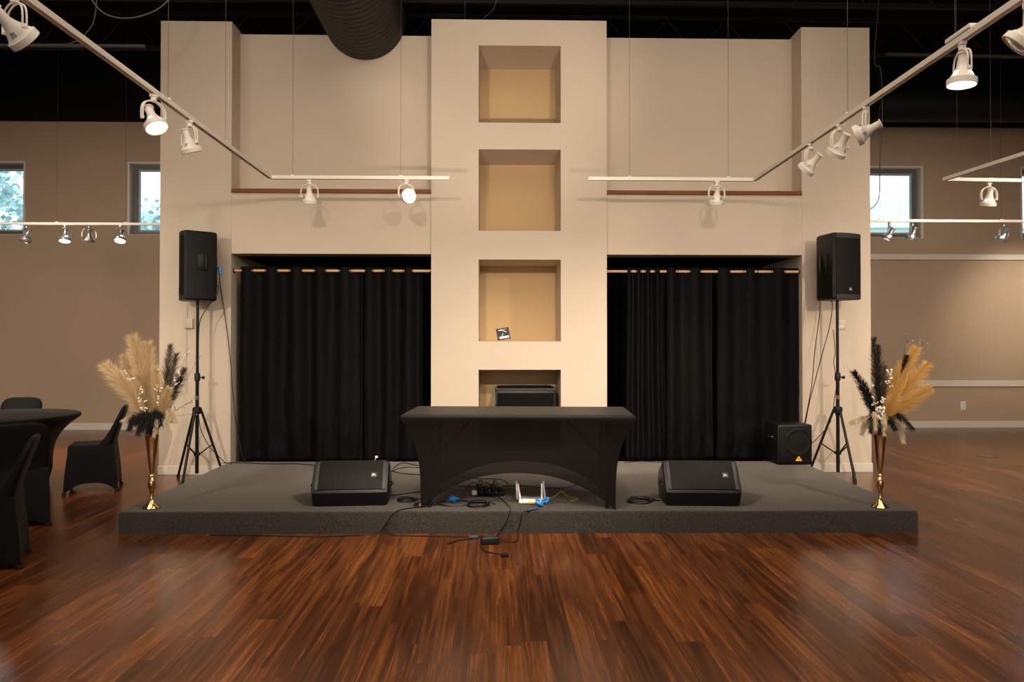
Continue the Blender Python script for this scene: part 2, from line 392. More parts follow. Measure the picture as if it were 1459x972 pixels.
# centre pillar with four niches
NX0, NX1 = py(682, 250, YP).x, py(799, 250, YP).x
nz = [(py(740, b, YP).z, py(740, a, YP).z) for a, b in ((65, 175), (213, 329), (370, 486.5), (527, 643))]
PD = YP + 0.72
PTOP = py(740, 28.5, YP).z
struct(MB().span((XP0, YP, 0), (NX0, PD, PTOP)), 'wall_pillar_left', PAINT); struct(MB().span((NX1, YP, 0), (XP1, PD, PTOP)), 'wall_pillar_right', PAINT)
edges = [0] + [v for a, b in reversed(nz) for v in (a, b)] + [PTOP]
for i in range(0, len(edges), 2): struct(MB().span((NX0, YP, edges[i]), (NX1, PD, edges[i + 1])), 'wall_pillar_middle', PAINT)
struct(MB().span((NX0 - 0.02, PD, 0), (NX1 + 0.02, PD + 0.03, PTOP - 0.1)), 'wall_niche_back', PAINT_NICHE)
struct(MB().span((XP0, PD + 0.03, 0), (XP1, 9.6, PTOP - 0.1)), 'wall_pillar_core', SHADE_DARK)
for nm, a, b in (('column_left', XL0, XL1), ('column_right', XR0, XR1)):
    struct(MB().box(((a + b) / 2, YC - 0.008, 0.05), (b - a + 0.016, 0.016, 0.1), 0.004), 'baseboard_' + nm, WHITE_TRIM)

# ------------------------------------------------------------------ outside
struct(MB().span((-40, YB + 0.3, -0.3), (40, 60, -0.2)), 'ground', GRASS)
random.seed(5)
def tree(label, loc, h, spread, n):
    t = thing('tree', label, 'tree', loc)
    mb = MB(); mb.tube(spline([(0, 0, 0), (0.1, 0, h * 0.3), (-0.05, 0.1, h * 0.6), (0, 0, h * 0.92)]), [0.22 - 0.18 * i / 18 for i in range(19)], 8)
    for k in range(10):
        a = k * 2.4; zz = h * (0.3 + 0.05 * k)
        mb.tube([(0, 0, zz), (math.cos(a) * spread * 0.5, math.sin(a) * spread * 0.5, zz + 0.5), (math.cos(a) * spread * 0.85, math.sin(a) * spread * 0.85, zz + 0.8)], [0.07, 0.04, 0.015], 6)
    mb.build('trunk', BARK, t)
    mb = MB()
    cl = [Vector((random.gauss(0, spread * 0.5), random.gauss(0, spread * 0.5), h * (0.35 + 0.62 * random.random()))) for _ in range(34)]
    for c in cl:
        fac = 1 - abs(c.z / h - 0.55)
        for _ in range(n // 34):
            p = c + Vector((random.gauss(0, 0.38), random.gauss(0, 0.38), random.gauss(0, 0.30)))
            a = Vector((random.gauss(0, 1), random.gauss(0, 1), random.gauss(0, 1))).normalized() * 0.24
            b = a.orthogonal().normalized() * 0.10
            mb.tri(p, p + a * 0.5 + b, p + a, p + a * 0.5 - b)
    mb.build('foliage', LEAF, t, 0)
tree('leafy green tree outside the far left window', (-17.6, 23, -0.2), 8.6, 1.9, 7000)
tree('leafy green tree outside the window beside the left column', (-12.6, 27, -0.2), 6.6, 1.9, 5000)
hs = thing('house', 'pale neighbouring house outside the right window', 'house', (19.5, 31, -0.2))
mb = MB(); mb.span((-5, 0, 0), (5, 6, 6.6))
mb.build('wall', SIDING, hs, 0)
mb = MB(); mb.prism([(-5.5, 6.6), (5.5, 6.6), (5.5, 6.75), (0.6, 8.8), (-0.6, 8.8), (-5.5, 6.75)], -0.5, 6.5)
mb.build('roof', mat('pale_roof', (0.85, 0.88, 0.9), 0.8), hs, 0)

# ------------------------------------------------------------------ stage
ZS = 0.172
A, B = pz(169, 729.5, ZS), pz(1308, 727.5, ZS)
C, D = pz(1141, 657, ZS), pz(325, 658, ZS)
st = thing('stage_platform', 'low carpeted stage platform across the feature wall', 'stage', ((A.x + B.x) / 2, (A.y + C.y) / 2, 0))
o = st.location
mb = MB()
def inset(P, k): 
    c = (A + B + C + D) / 4; d = (c - P); d.z = 0; d.normalize(); return P + d * k
r0 = [(inset(p, 0.0) - o) for p in (A, B, C, D)]
rings = []
for z, k in ((0, 0), (ZS - 0.022, 0), (ZS - 0.008, 0.008), (ZS, 0.028)):
    ring = []
    for p in (A, B, C, D):
        q = inset(p, k) - Vector(o); ring.append((q.x, q.y, z))
    rings.append(ring)
mb.loft(rings, True, (True, True)); mb.build('carpet', CARPET, st, 50)
ytop = [inset(p, 0) for p in (A, B)]

# ------------------------------------------------------------------ curtains
YR = YC + 0.075
ZR = py(470, 386, YR).z
def rod(label, x0, x1, group):
    t = thing('curtain_rod', label, 'curtain rod', ((x0 + x1) / 2, YR, ZR), 0, group)
    h = (x1 - x0) / 2
    MB().tube([(-h + 0.012, 0, 0), (h - 0.012, 0, 0)], 0.0155, 14).build('pole', ROD, t)
    for s in (-1, 1):
        MB().lathe([(0.024, 0), (0.024, 0.012)], 14, T(s * (h - 0.006), 0, 0) @ RY(R(90)) @ T(0, 0, -0.006)).build('bracket', METALBLK, t)
rod('light wooden curtain rod across the left recess', XL1, XP0, 'wooden rods of the stage curtains')
rod('light wooden curtain rod across the right recess', XP1, XR0, 'wooden rods of the stage curtains')
def curtain(label, xa, xb, seed, wave, amp=0.042, gath=0.0, ret=0):
    rnd = random.Random(seed)
    t = thing('curtain', label, 'curtain', ((xa + xb) / 2, YR, 0.128))
    L_ = xb - xa; n = max(2, round(L_ / wave)); nx = n * 16; nzv = 44
    jit = [rnd.uniform(-0.22, 0.22) for _ in range(n + 1)]
    amps = [amp * rnd.uniform(0.75, 1.25) for _ in range(n + 1)]
    zt_, zb_ = ZR + 0.045 - 0.128, 0.0
    rows = []
    for j in range(nzv + 1):
        v = j / nzv; z = zt_ + (zb_ - zt_) * v; row = []
        for i in range(nx + 1):
            u = i / nx * n; k = min(n - 1, int(u)); fr = u - k
            x = -L_ / 2 + L_ * i / nx + jit[k] * wave * 0.25 * math.sin(PI * fr)
            a = amps[k] * (1 - fr) + amps[k + 1] * fr
            ph = 2 * PI * u
            yy = -a * math.sin(ph)
            yy = yy * (0.75 + 0.25 * math.cos(v * 1.5)) + 0.012 * noise.noise(Vector((x * 7 + seed, v * 2.2, seed))) * (0.2 + v) * 2
            yy += 0.02 * v * v * noise.noise(Vector((x * 16, v * 12, seed + 3)))
            x2 = x + 0.02 * v * noise.noise(Vector((x * 3, v * 1.5, seed + 9))) + gath * v * v * (x / L_)
            zz = z - (0.0 if v < 0.98 else 0.012 * noise.noise(Vector((x * 6, 0, seed))))
            row.append(Vector((x2, yy, max(zz, 0.0))))
        rows.append(row)
    mb = MB(); mb.loft(rows, False)
    f = mb.build('fabric', CURTAIN, t, 180)
    sm = f.modifiers.new('thickness', 'SOLIDIFY'); sm.thickness = 0.003
    for q in range(2 * n):
        gx = -L_ / 2 + L_ * (q + 0.5) / (2 * n) - L_ / (4 * n)
        if q == 0: gx += 0.02
        MB().tube([(0, 0.021 * math.cos(a), 0.021 * math.sin(a)) for a in [2 * PI * k / 14 for k in range(14)]], 0.0035, 6, True, T(gx, 0, ZR - 0.128)).build('grommet', METALBLK, t)
    return t
g = 'x'
def cx(px): return py(px, 500, YR).x
curtain('wide black curtain panel at the left end of the left recess', cx(343), cx(517), 11, 0.285)
curtain('narrower black curtain panel in the left recess, next to the pillar', cx(518), cx(602), 12, 0.26)
curtain('narrow tightly bunched black curtain panel just right of the pillar', cx(893), cx(946), 13, 0.115, 0.04, 0.06)
curtain('black curtain panel in the middle of the right recess', cx(949), cx(1015), 14, 0.27, 0.04)
curtain('black curtain panel at the right end of the right recess, behind the subwoofer', cx(1020.5), cx(1138), 15, 0.275, 0.036)

# ------------------------------------------------------------------ black table in a stretch cover
def skirt(mb, top, bot, ztop, k, nv, rim=0.012):
    cxm = sum(p[0] for p in top) / len(top); cym = sum(p[1] for p in top) / len(top)
    rings = [[(cxm + (p[0] - cxm) * 0.985, cym + (p[1] - cym) * 0.975, ztop) for p in top], [(p[0], p[1], ztop - rim) for p in top], [(p[0], p[1], ztop - rim * 3) for p in top]]
    for j in range(1, nv + 1):
        v = j / nv
        rings.append([(b[0] + (p[0] - b[0]) * (1 - v) ** k, b[1] + (p[1] - b[1]) * (1 - v) ** k, (ztop - rim * 3) + (b[2] - ztop + rim * 3) * v) for p, b in zip(top, bot)])
    mb.loft(rings, True, (True, False))
def rect_skirt(mb, hx, hy, fx, fy, ztop, archx, archy, k=3.2, nv=14, n=20, p=2.4, pull=0.0, rim=0.012):
    cs = [(-1, -1), (1, -1), (1, 1), (-1, 1)]; top = []; bot = []
    for s in range(4):
        a, b = cs[s], cs[(s + 1) % 4]; ar = archx if s % 2 == 0 else archy
        for i in range(n):
            t = i / n; m = lambda c0, c1: c0 + (c1 - c0) * t
            top.append((m(a[0], b[0]) * hx, m(a[1], b[1]) * hy))
            w_ = 1 - abs(2 * t - 1) ** p
            bx, by = m(a[0], b[0]) * fx, m(a[1], b[1]) * fy
            if s % 2 == 0: by *= 1 - pull * w_
            else: bx *= 1 - pull * w_
            bot.append((bx, by, ar * w_))
    skirt(mb, top, bot, ztop, k, nv, rim)
TC = pz(729.5 + 14, 583.5, ZS + 0.744)
TC = Vector((0.195, 6.06, ZS)); TA = R(-3.6)
tb = thing('folding_table', 'folding banquet table under the black stretch cover on stage', 'table', TC, TA)
MB().box((0, 0, 0.715), (1.78, 0.70, 0.035), 0.01).build('tabletop', PLASTIC2, tb)
for s in (-1, 1):
    mb = MB(); x = s * 0.70
    for yy in (-0.27, 0.27): mb.tube([(x, yy * 1.05, 0.004), (x, yy, 0.695)], 0.016, 10)
    mb.tube([(x, -0.27, 0.10), (x, 0.27, 0.10)], 0.012, 8); mb.tube([(x, -0.27, 0.62), (x, 0.27, 0.62)], 0.012, 8)
    mb.build('leg_frame', METALBLK, tb)
    MB().tube([(x, 0, 0.35), (s * 0.36, 0, 0.70)], 0.010, 8).build('brace', METALBLK, tb)
mb = MB(); rect_skirt(mb, 0.915, 0.385, 0.765, 0.325, 0.744, 0.275, 0.16, 3.4, 18, 26, 2.3, 0.10)
tcv = mb.build('tablecloth', SPANDEX, None, 40)
tcv.location = TC; tcv.rotation_euler = (0, 0, TA)
tag(tcv, 'black stretch cover with arched hem fitted over the long table on stage', 'tablecloth')

# ------------------------------------------------------------------ loudspeakers
def speaker_body(t, Wd, Dp, Ht, M, handle=True):
    """Cabinet standing up; front at -y, base at z=0. M places it under the thing."""
    tw = Wd * 0.30
    def ring(z, k): 
        f = [(-Wd / 2, -Dp * 0.36), (-Wd / 2 + 0.015, -Dp * 0.42), (-Wd * 0.25, -Dp * 0.485), (0, -Dp * 0.5), (Wd * 0.25, -Dp * 0.485), (Wd / 2 - 0.015, -Dp * 0.42), (Wd / 2, -Dp * 0.36), (tw + 0.03, Dp * 0.36), (tw, Dp * 0.5), (-tw, Dp * 0.5), (-tw - 0.03, Dp * 0.36)]
        return [(x * k, y * k, z) for x, y in f]
    mb = MB(); mb.loft([ring(0, 0.93), ring(0.018, 1), ring(Ht - 0.018, 1), ring(Ht, 0.93)], True, (True, True), M); mb.build('cabinet', PLASTIC, t, 30)
    gm = MB(); gh0, gh1 = 0.055, Ht - 0.055
    pts = [(-Wd * 0.44, -Dp * 0.445), (-Wd * 0.25, -Dp * 0.497), (0, -Dp * 0.512), (Wd * 0.25, -Dp * 0.497), (Wd * 0.44, -Dp * 0.445)]
    gm.loft([[(x, y, z) for x, y in pts] + [(x, y + 0.02, z) for x, y in reversed(pts)] for z in (gh0, gh1)], True, (True, True), M)
    gr = gm.build('grille', GRILLE, t, 30)
    for z0_, z1_ in ((0.006, gh0), (gh1, Ht - 0.006)):
        b = MB(); b.loft([[(x, y - 0.001, z) for x, y in pts] + [(x, y + 0.02, z) for x, y in reversed(pts)] for z in (z0_, z1_)], True, (True, True), M); b.build('end_band', PLASTIC2, t, 30)
    bd = MB().box((0, -Dp * 0.512 - 0.002, gh0 + 0.055), (0.052, 0.006, 0.052), 0.003, M).build('badge', PLASTIC2, gr)
    lm = M @ T(0, -Dp * 0.512 - 0.0055, gh0 + 0.055) @ RX(R(90))
    text_mesh('JBL', 0.026, WHITEP, gr, lm)
    if handle:
        for s in (-1, 1):
            hx = s * (Wd * 0.432); ang = math.atan2(Wd / 2 - tw - 0.03, Dp * 0.72) * s
            HM = M @ T(hx, 0.03, Ht * 0.55) @ RZ(ang)
            h = MB(); h.box((0, 0, 0), (0.012, 0.11, 0.17), 0.004, HM); h.build('handle_recess', METALBLK, t, 30)
            h = MB(); h.tube(spline([(s * 0.006, 0.03, -0.085), (s * 0.02, 0.03, -0.06), (s * 0.02, 0.03, 0.06), (s * 0.006, 0.03, 0.085)]), 0.011, 8, False, HM); h.build('handle', PLASTIC, t)
    MB().box((0, Dp * 0.505, Ht * 0.38), (tw * 1.5, 0.01, Ht * 0.5), 0.003, M).build('rear_panel', PLASTIC2, t, 30)
def stand(label, loc, top, angs, knob_a):
    t = thing('speaker_stand', label, 'speaker stand', loc)
    MB().tube([(0, 0, 0.06), (0, 0, 1.12)], 0.019, 12).build('lower_pole', METALBLK, t)
    MB().tube([(0, 0, 1.10), (0, 0, top)], 0.0155, 12).build('upper_pole', METALBLK, t)
    MB().lathe([(0.02, 1.06), (0.03, 1.07), (0.03, 1.14), (0.02, 1.155)], 14).build('collar', PLASTIC, t)
    kb = MB(); kb.tube([(0, 0, 1.10), (0.055 * math.cos(knob_a), 0.055 * math.sin(knob_a), 1.10)], 0.007, 8); kb.tube([(0.05 * math.cos(knob_a), 0.05 * math.sin(knob_a), 1.10), (0.075 * math.cos(knob_a), 0.075 * math.sin(knob_a), 1.10)], 0.017, 8); kb.build('knob', PLASTIC, t)
    MB().lathe([(0.02, 0.70), (0.045, 0.71), (0.05, 0.75), (0.045, 0.775), (0.02, 0.785)], 14).build('hub', PLASTIC, t)
    MB().lathe([(0.02, 0.25), (0.034, 0.255), (0.034, 0.285), (0.02, 0.29)], 14).build('lower_hub', PLASTIC, t)
    MB().lathe([(0.017, 0.86), (0.0205, 0.862), (0.0205, 0.90), (0.017, 0.902)], 12).build('orange_band', mat('brown_tape', (0.28, 0.11, 0.04), 0.5), t)
    for a, rr in angs:
        c, s = math.cos(a), math.sin(a)
        lg = MB().tube([(0.04 * c, 0.04 * s, 0.745), (rr * c, rr * s, 0.022)], 0.0135, 10).build('leg', METALBLK, t)
        MB().tube([(0.028 * c, 0.028 * s, 0.27), ((0.04 + (rr - 0.04) * 0.52) * c, (0.04 + (rr - 0.04) * 0.52) * s, 0.745 - 0.723 * 0.52)], 0.008, 8).build('brace', METALBLK, t)
        MB().tube([(rr * c * 0.985, rr * s * 0.985, 0.032), (rr * c * 1.01, rr * s * 1.01, 0.0)], 0.017, 10).build('rubber_foot', PLASTIC, lg)
    return t
SPH = 0.72
LS = Vector((-3.40, 8.02, 0)); LSZ = py(281, 429, LS.y).z
LS.x = py(281, 560, LS.y).x
stand('black tripod speaker stand in front of the left column', LS, LSZ, [(R(158), 0.26), (R(262), 0.27), (R(25), 0.27)], R(10))
t = thing('loudspeaker', 'black loudspeaker up on the left tripod stand, turned to the left', 'speaker', (LS.x, LS.y, LSZ))
speaker_body(t, 0.39, 0.36, py(281, 332, LS.y).z - LSZ, RZ(R(-62)))
RS = Vector((3.6, 7.95, 0)); RSZ = py(1194, 428, RS.y).z
RS.x = py(1193.5, 560, RS.y).x
stand('black tripod speaker stand in front of the right column', RS, RSZ, [(R(278), 0.30), (R(32), 0.30), (R(160), 0.30)], R(-8))
t = thing('loudspeaker', 'black loudspeaker up on the right tripod stand, grille facing forward', 'speaker', (RS.x, RS.y, RSZ))
speaker_body(t, 0.39, 0.36, py(1194, 335, RS.y).z - RSZ, RZ(R(20)))

def wedge(label, pxl, pxr, pyb, rz, badge):
    a, b = pz(pxl, pyb, ZS), pz(pxr, pyb, ZS)
    t = thing('floor_monitor', label, 'speaker', ((a.x + b.x) / 2, (a.y + b.y) / 2, ZS), rz, 'floor monitor wedges on the stage')
    Lw = 0.585; h = Lw / 2
    prof = [(0.02, 0), (-0.035, 0.115), (-0.028, 0.135), (0.135, 0.335), (0.16, 0.342), (0.36, 0.24), (0.40, 0.16), (0.33, 0)]
    def ring(x, k):
        c = (0.17, 0.16); return [(x, c[0] + (y - c[0]) * k, max(0, c[1] + (z - c[1]) * k)) for y, z in prof]
    rings = [ring(-h + 0.035, 0.86), ring(-h, 0.97), ring(-h + 0.02 , 1.0), ring(h - 0.02, 1.0), ring(h, 0.97), ring(h - 0.035, 0.86)]
    rings = [ring(-h - 0.012, 0.80), ring(-h, 0.96), ring(-h + 0.03, 1.0), ring(h - 0.03, 1.0), ring(h, 0.96), ring(h + 0.012, 0.80)]
    MB().loft(rings).build('cabinet', PLASTIC, t, 30)
    # grille plane on the sloping face
    d = Vector((0, 0.163, 0.200)).normalized(); n = Vector((0, -d.z, d.y)); p0 = Vector((0, -0.028, 0.135)); Lf = 0.258
    fm = Matrix(((1, 0, 0, 0), (0, d.y, n.y, p0.y), (0, d.z, n.z, p0.z), (0, 0, 0, 1)))
    gr = MB().box((0, Lf / 2, 0.001), (Lw - 0.085, Lf - 0.008, 0.016), 0.006, fm).build('grille', GRILLE, t, 30)
    for s in (-1, 1): MB().box((s * (h - 0.028), Lf / 2, 0.003), (0.03, Lf - 0.004, 0.016), 0.005, fm).build('end_band', PLASTIC2, t, 30)
    MB().box((badge, Lf * 0.50, 0.010), (0.05, 0.05, 0.006), 0.002, fm).build('badge', PLASTIC2, gr, 30)
    text_mesh('JBL', 0.026, WHITEP, gr, fm @ T(badge, Lf * 0.50, 0.0135))
    for s in (-1, 1):
        MB().box((s * (h + 0.010), 0.17, 0.17), (0.012, 0.13, 0.08), 0.004).build('handle_recess', METALBLK, t, 30)
        MB().tube(spline([(s * (h + 0.008), 0.11, 0.15), (s * (h + 0.028), 0.13, 0.15), (s * (h + 0.028), 0.21, 0.15), (s * (h + 0.008), 0.23, 0.15)]), 0.011, 8).build('handle', PLASTIC, t)
    return t
wedge('black floor monitor on the stage left of the table', 446, 551, 722, R(4), 0.185)
wedge('black floor monitor on the stage right of the table', 949, 1055, 722, R(-4), 0.185)

# subwoofer with the yellow triangle
sp = pz(1133, 663, ZS)
t = thing('subwoofer', 'square black subwoofer box with yellow triangle at the back right of the stage', 'speaker', (sp.x, sp.y + 0.19, ZS), R(1))
mb = MB(); mb.box((0, 0, 0.215), (0.375, 0.36, 0.43), 0.012); mb.build('cabinet', PLASTIC, t, 30)
gr = MB().box((0, -0.183, 0.215), (0.345, 0.012, 0.385), 0.008).build('grille', mat('black_steel_grille', (0.005, 0.005, 0.005), 0.6, spec=0.2, bump=0.3, bscale=500), t, 30)
MB().lathe([(0.150, 0), (0.150, 0.006), (0.135, 0.008), (0.132, 0.002), (0.09, -0.001), (0.045, 0.003), (0.0005, 0.004)], 32, T(0.03, -0.1895, 0.245) @ RX(R(90)), (False, True)).build('driver', METALBLK, gr)
MB().prism([(-0.036, 0.045), (0.036, 0.045), (0, 0.105)], -0.194, -0.189, T(0.035, 0, 0)).build('triangle_emblem', ORANGEP, gr, 0)
em = MB(); 
for sx in (-1, 1): em.tube([(0.035 + sx * 0.004, -0.1945, 0.058), (0.035 + sx * 0.011, -0.1945, 0.066), (0.035 + sx * 0.008, -0.1945, 0.078)], 0.002, 6)
em.build('emblem_mark', mat('brown_mark', (0.35, 0.12, 0.0), 0.5), gr)
for s in (-1, 1):
    MB().box((s * 0.187, 0.0, 0.27), (0.008, 0.12, 0.07), 0.003).build('handle_recess', METALBLK, t, 30)
    MB().tube(spline([(s * 0.189, -0.05, 0.285), (s * 0.2, -0.04, 0.285), (s * 0.2, 0.04, 0.285), (s * 0.189, 0.05, 0.285)]), 0.008, 8).build('handle', GREYMETAL, t)

# cabinet in the lowest niche
AZ = nz[3][0]
aw = 0.70; ax = (py(706, 560, 8.42).x + py(791, 560, 8.42).x) / 2
atop = py(748, 553, 8.36).z
t = thing('amplifier', 'black amplifier cabinet sitting in the lowest niche behind the table', 'amplifier', (ax, 8.36 + 0.21, AZ), R(0))
hh = atop - AZ
MB().box((0, 0, hh / 2), (aw, 0.42, hh), 0.016).build('cabinet', PLASTIC, t, 30)
MB().box((0, -0.208, hh / 2 - 0.02), (aw - 0.05, 0.012, hh - 0.075), 0.004).build('grille', mat('amp_cloth', (0.0035, 0.0033, 0.003), 0.8, spec=0.1, bump=0.3, bscale=300), t, 30)
MB().box((0, -0.209, hh - 0.018), (aw - 0.03, 0.012, 0.022), 0.004).build('control_strip', PLASTIC2, t, 30)
MB().tube(spline([(-0.30, 0, hh), (-0.28, 0, hh + 0.012), (0.26, 0, hh + 0.012), (0.29, 0, hh)]), 0.012, 8, False, None, 0.7).build('handle', METALBLK, t)
for s in (-1, 1): MB().box((s * (aw / 2 - 0.018), -0.195, hh - 0.018), (0.046, 0.046, 0.046), 0.012).build('corner_protector', PLASTIC2, t, 30)

# small framed sign in the third niche
c0 = py(717, 475.5, YP + 0.12)
t = thing('small_sign', 'small black square sign leaning tilted in the third niche', 'sign', (c0.x, c0.y, nz[2][0] + 0.002))
SMx = T(0, 0, 0.085) @ RX(R(-10)) @ RY(R(-10))
MB().box((0, 0, 0), (0.150, 0.012, 0.135), 0.003, SMx).build('frame', mat('black_frame', (0.035, 0.022, 0.014), 0.5), t, 30)
MB().box((0, -0.0065, 0), (0.126, 0.004, 0.115), 0, SMx).build('panel', mat('charcoal_panel', (0.022, 0.021, 0.021), 0.5, spec=0.2), t, 0)
MB().box((0.005, -0.009, -0.042), (0.11, 0.003, 0.024), 0, SMx).build('caption_strip', WHITEP, t, 0)
mb = MB(); mb.tube(spline([(-0.05, -0.009, 0.045), (-0.01, -0.009, 0.040), (0.02, -0.009, 0.026), (0.04, -0.009, 0.012)]), [0.003] + [0.005] * 17 + [0.006], 6, False, SMx)
mb.tube(spline([(0.0, -0.009, 0.004), (-0.008, -0.009, -0.006), (-0.02, -0.009, -0.022)]), 0.004, 6, False, SMx)
mb.tube(spline([(-0.05, -0.009, 0.05), (0.0, -0.009, 0.048), (0.045, -0.009, 0.05)]), 0.0025, 6, False, SMx)
mb.build('white_drawing', WHITEP, t)
MB().tube([(0.0, 0.02, 0.004), (0.0, 0.03, 0.08)], 0.004, 6).build('prop', METALBLK, t)

# ------------------------------------------------------------------ vases and dried arrangements
def barb_plume(mb, pts, n, L, wd, rnd, t0=0.2, fwd=0.8, droop=0.2, taper=0.6, flat=None):
    pts = spline(pts, 8); m = len(pts) - 1
    for _ in range(n):
        t = t0 + (1 - t0) * rnd.random() ** 0.85; i = min(m - 1, int(t * m)); p = pts[i].lerp(pts[i + 1], t * m - i)
        ax = (pts[i + 1] - pts[i]).normalized()
        a = rnd.uniform(0, 2 * PI); u = ax.orthogonal().normalized(); v = ax.cross(u)
        out = u * math.cos(a) + v * math.sin(a)
        if flat is not None:
            out = (ax.cross(flat)).normalized() * rnd.choice((-1, 1)) + out * 0.25
        s = (t - t0) / (1 - t0); prof = (0.35 + 1.2 * s) if s < 0.5 else (0.95 - (s - 0.5) * 2 * (1 - (1 - taper)) * 0.9)
        l = L * max(0.25, prof) * rnd.uniform(0.6, 1.15)
        d = (out * rnd.uniform(0.35, 0.75) + ax * fwd).normalized()
        p1 = p + d * l * 0.5; p2 = p + d * l + Vector((0, 0, -droop * l))
        sd = d.cross(Vector((rnd.gauss(0, 1), rnd.gauss(0, 1), rnd.gauss(0, 1)))).normalized() * wd
        a1, b1, a2, b2, c = [mb.bm.verts.new(q) for q in (p + sd * 0.6, p - sd * 0.6, p1 + sd, p1 - sd, p2)]
        mb.bm.faces.new((a1, b1, b2, a2)); mb.bm.faces.new((a2, b2, c))
def vase(label, loc):
    t = thing('trumpet_vase', label, 'vase', loc)
    prof = [(0.0, 0.004), (0.062, 0.0), (0.066, 0.006), (0.060, 0.016), (0.040, 0.032), (0.022, 0.055), (0.014, 0.085), (0.013, 0.115), (0.018, 0.14), (0.026, 0.17), (0.029, 0.20), (0.024, 0.222), (0.013, 0.240), (0.012, 0.248), (0.023, 0.254), (0.025, 0.262), (0.014, 0.270), (0.016, 0.285), (0.027, 0.36), (0.036, 0.45), (0.044, 0.53), (0.052, 0.575)]
    mb = MB(); seg = 32
    rings = []
    for i, (r, z) in enumerate(prof[1:]):
        fl = 0.05 if i > 15 else (0.02 if i < 6 else 0)
        rings.append([(r * (1 + fl * math.cos(8 * a)) * math.cos(a), r * (1 + fl * math.cos(8 * a)) * math.sin(a), z) for a in [2 * PI * j / seg for j in range(seg)]])
    for r, z in ((0.049, 0.575), (0.040, 0.53), (0.022, 0.36)): rings.append([(r * math.cos(a), r * math.sin(a), z) for a in [2 * PI * j / seg for j in range(seg)]])
    mb.loft(rings); mb.build('body', GOLD, t, 60)
    MB().lathe([(0.0245, 0.253), (0.0275, 0.258), (0.0245, 0.263)], 24, None, (False, False)).build('ring', GOLD, t)
    return t
_bo = MB().sphere((0, 0, 0), 1, None, 10, 8).build('berry', BERRY, None, 60); BERRY_ME = _bo.data; bpy.data.objects.remove(_bo)
def arrangement(label, base, items, seed):
    rnd = random.Random(seed)
    t = thing('dried_flower_arrangement', label, 'flower arrangement', base)
    for kind, pts, par in items:
        V = [Vector((0, 0, 0))] + [py(x, y, base[1] + dy) - Vector(base) for x, y, dy in pts]
        if kind == 'pampas' or kind == 'golden' or kind == 'smoky' or kind == 'dark':
            m_ = {'pampas': PAMPAS, 'golden': PAMPAS2, 'smoky': GREYF, 'dark': DARKF}[kind]
            nm = {'pampas': 'pampas_plume', 'golden': 'pampas_plume', 'smoky': 'smoky_plume', 'dark': 'black_plume'}[kind]
            mb = MB(); barb_plume(mb, V, par[0], par[1], par[2], rnd, par[3], 0.85, 0.12); pl_ = mb.build(nm, m_, t, 0, normals=False)
            q = spline(V, 8); MB().tube(q, [0.0035 - 0.0027 * i / len(q) for i in range(len(q))], 6).build('stem', STEM if kind in ('pampas', 'golden') else TWIG, pl_)
        elif kind in ('black_feather', 'cream_feather'):
            m_ = DARKF if kind[0] == 'b' else CREAMF
            mb = MB(); barb_plume(mb, V, par[0], par[1], par[2], rnd, par[3], 0.45, 0.45); fe = mb.build(kind, m_, t, 0, normals=False)
            q = spline(V, 8); MB().tube(q, 0.0015, 6).build('quill', m_, fe)
        elif kind in ('berry', 'twig'):
            mb = MB(); q = spline(V, 8); mb.tube(q, [0.003 - 0.002 * i / len(q) for i in range(len(q))], 6)
            tips = []
            for k in range(par[0]):
                tt = rnd.uniform(par[2], 1); i = min(len(q) - 2, int(tt * (len(q) - 1))); p = q[i]
                d = ((q[i + 1] - q[i]).normalized() * 0.6 + Vector((rnd.gauss(0, 1), rnd.gauss(0, 1), rnd.gauss(0, 0.6))).normalized() * 0.8).normalized()
                e = p + d * rnd.uniform(0.4, 1.0) * par[1]
                mid = p.lerp(e, 0.5) + Vector((0, 0, -0.06 * par[1])); mb.tube([p, mid, e], 0.0012, 5); tips.append(e); tips.append(mid + d.orthogonal().normalized() * 0.006)
            br = mb.build('berry_branch' if kind == 'berry' else 'twig', STEM if kind == 'berry' else TWIG, t)
            for e in (tips if kind == 'berry' else tips[::2]):
                b_ = bpy.data.objects.new('berry' if kind == 'berry' else 'bud', BERRY_ME); COL.objects.link(b_); b_.parent = br; b_.location = e
                b_.scale = [(0.0085 if kind == 'berry' else 0.004) * rnd.uniform(0.6, 1.1)] * 3
    return t
lv = pz(216, 724, ZS)
vase('gold trumpet vase at the front left corner of the stage', lv)
PN = (900, 0.105, 0.0011, 0.32)
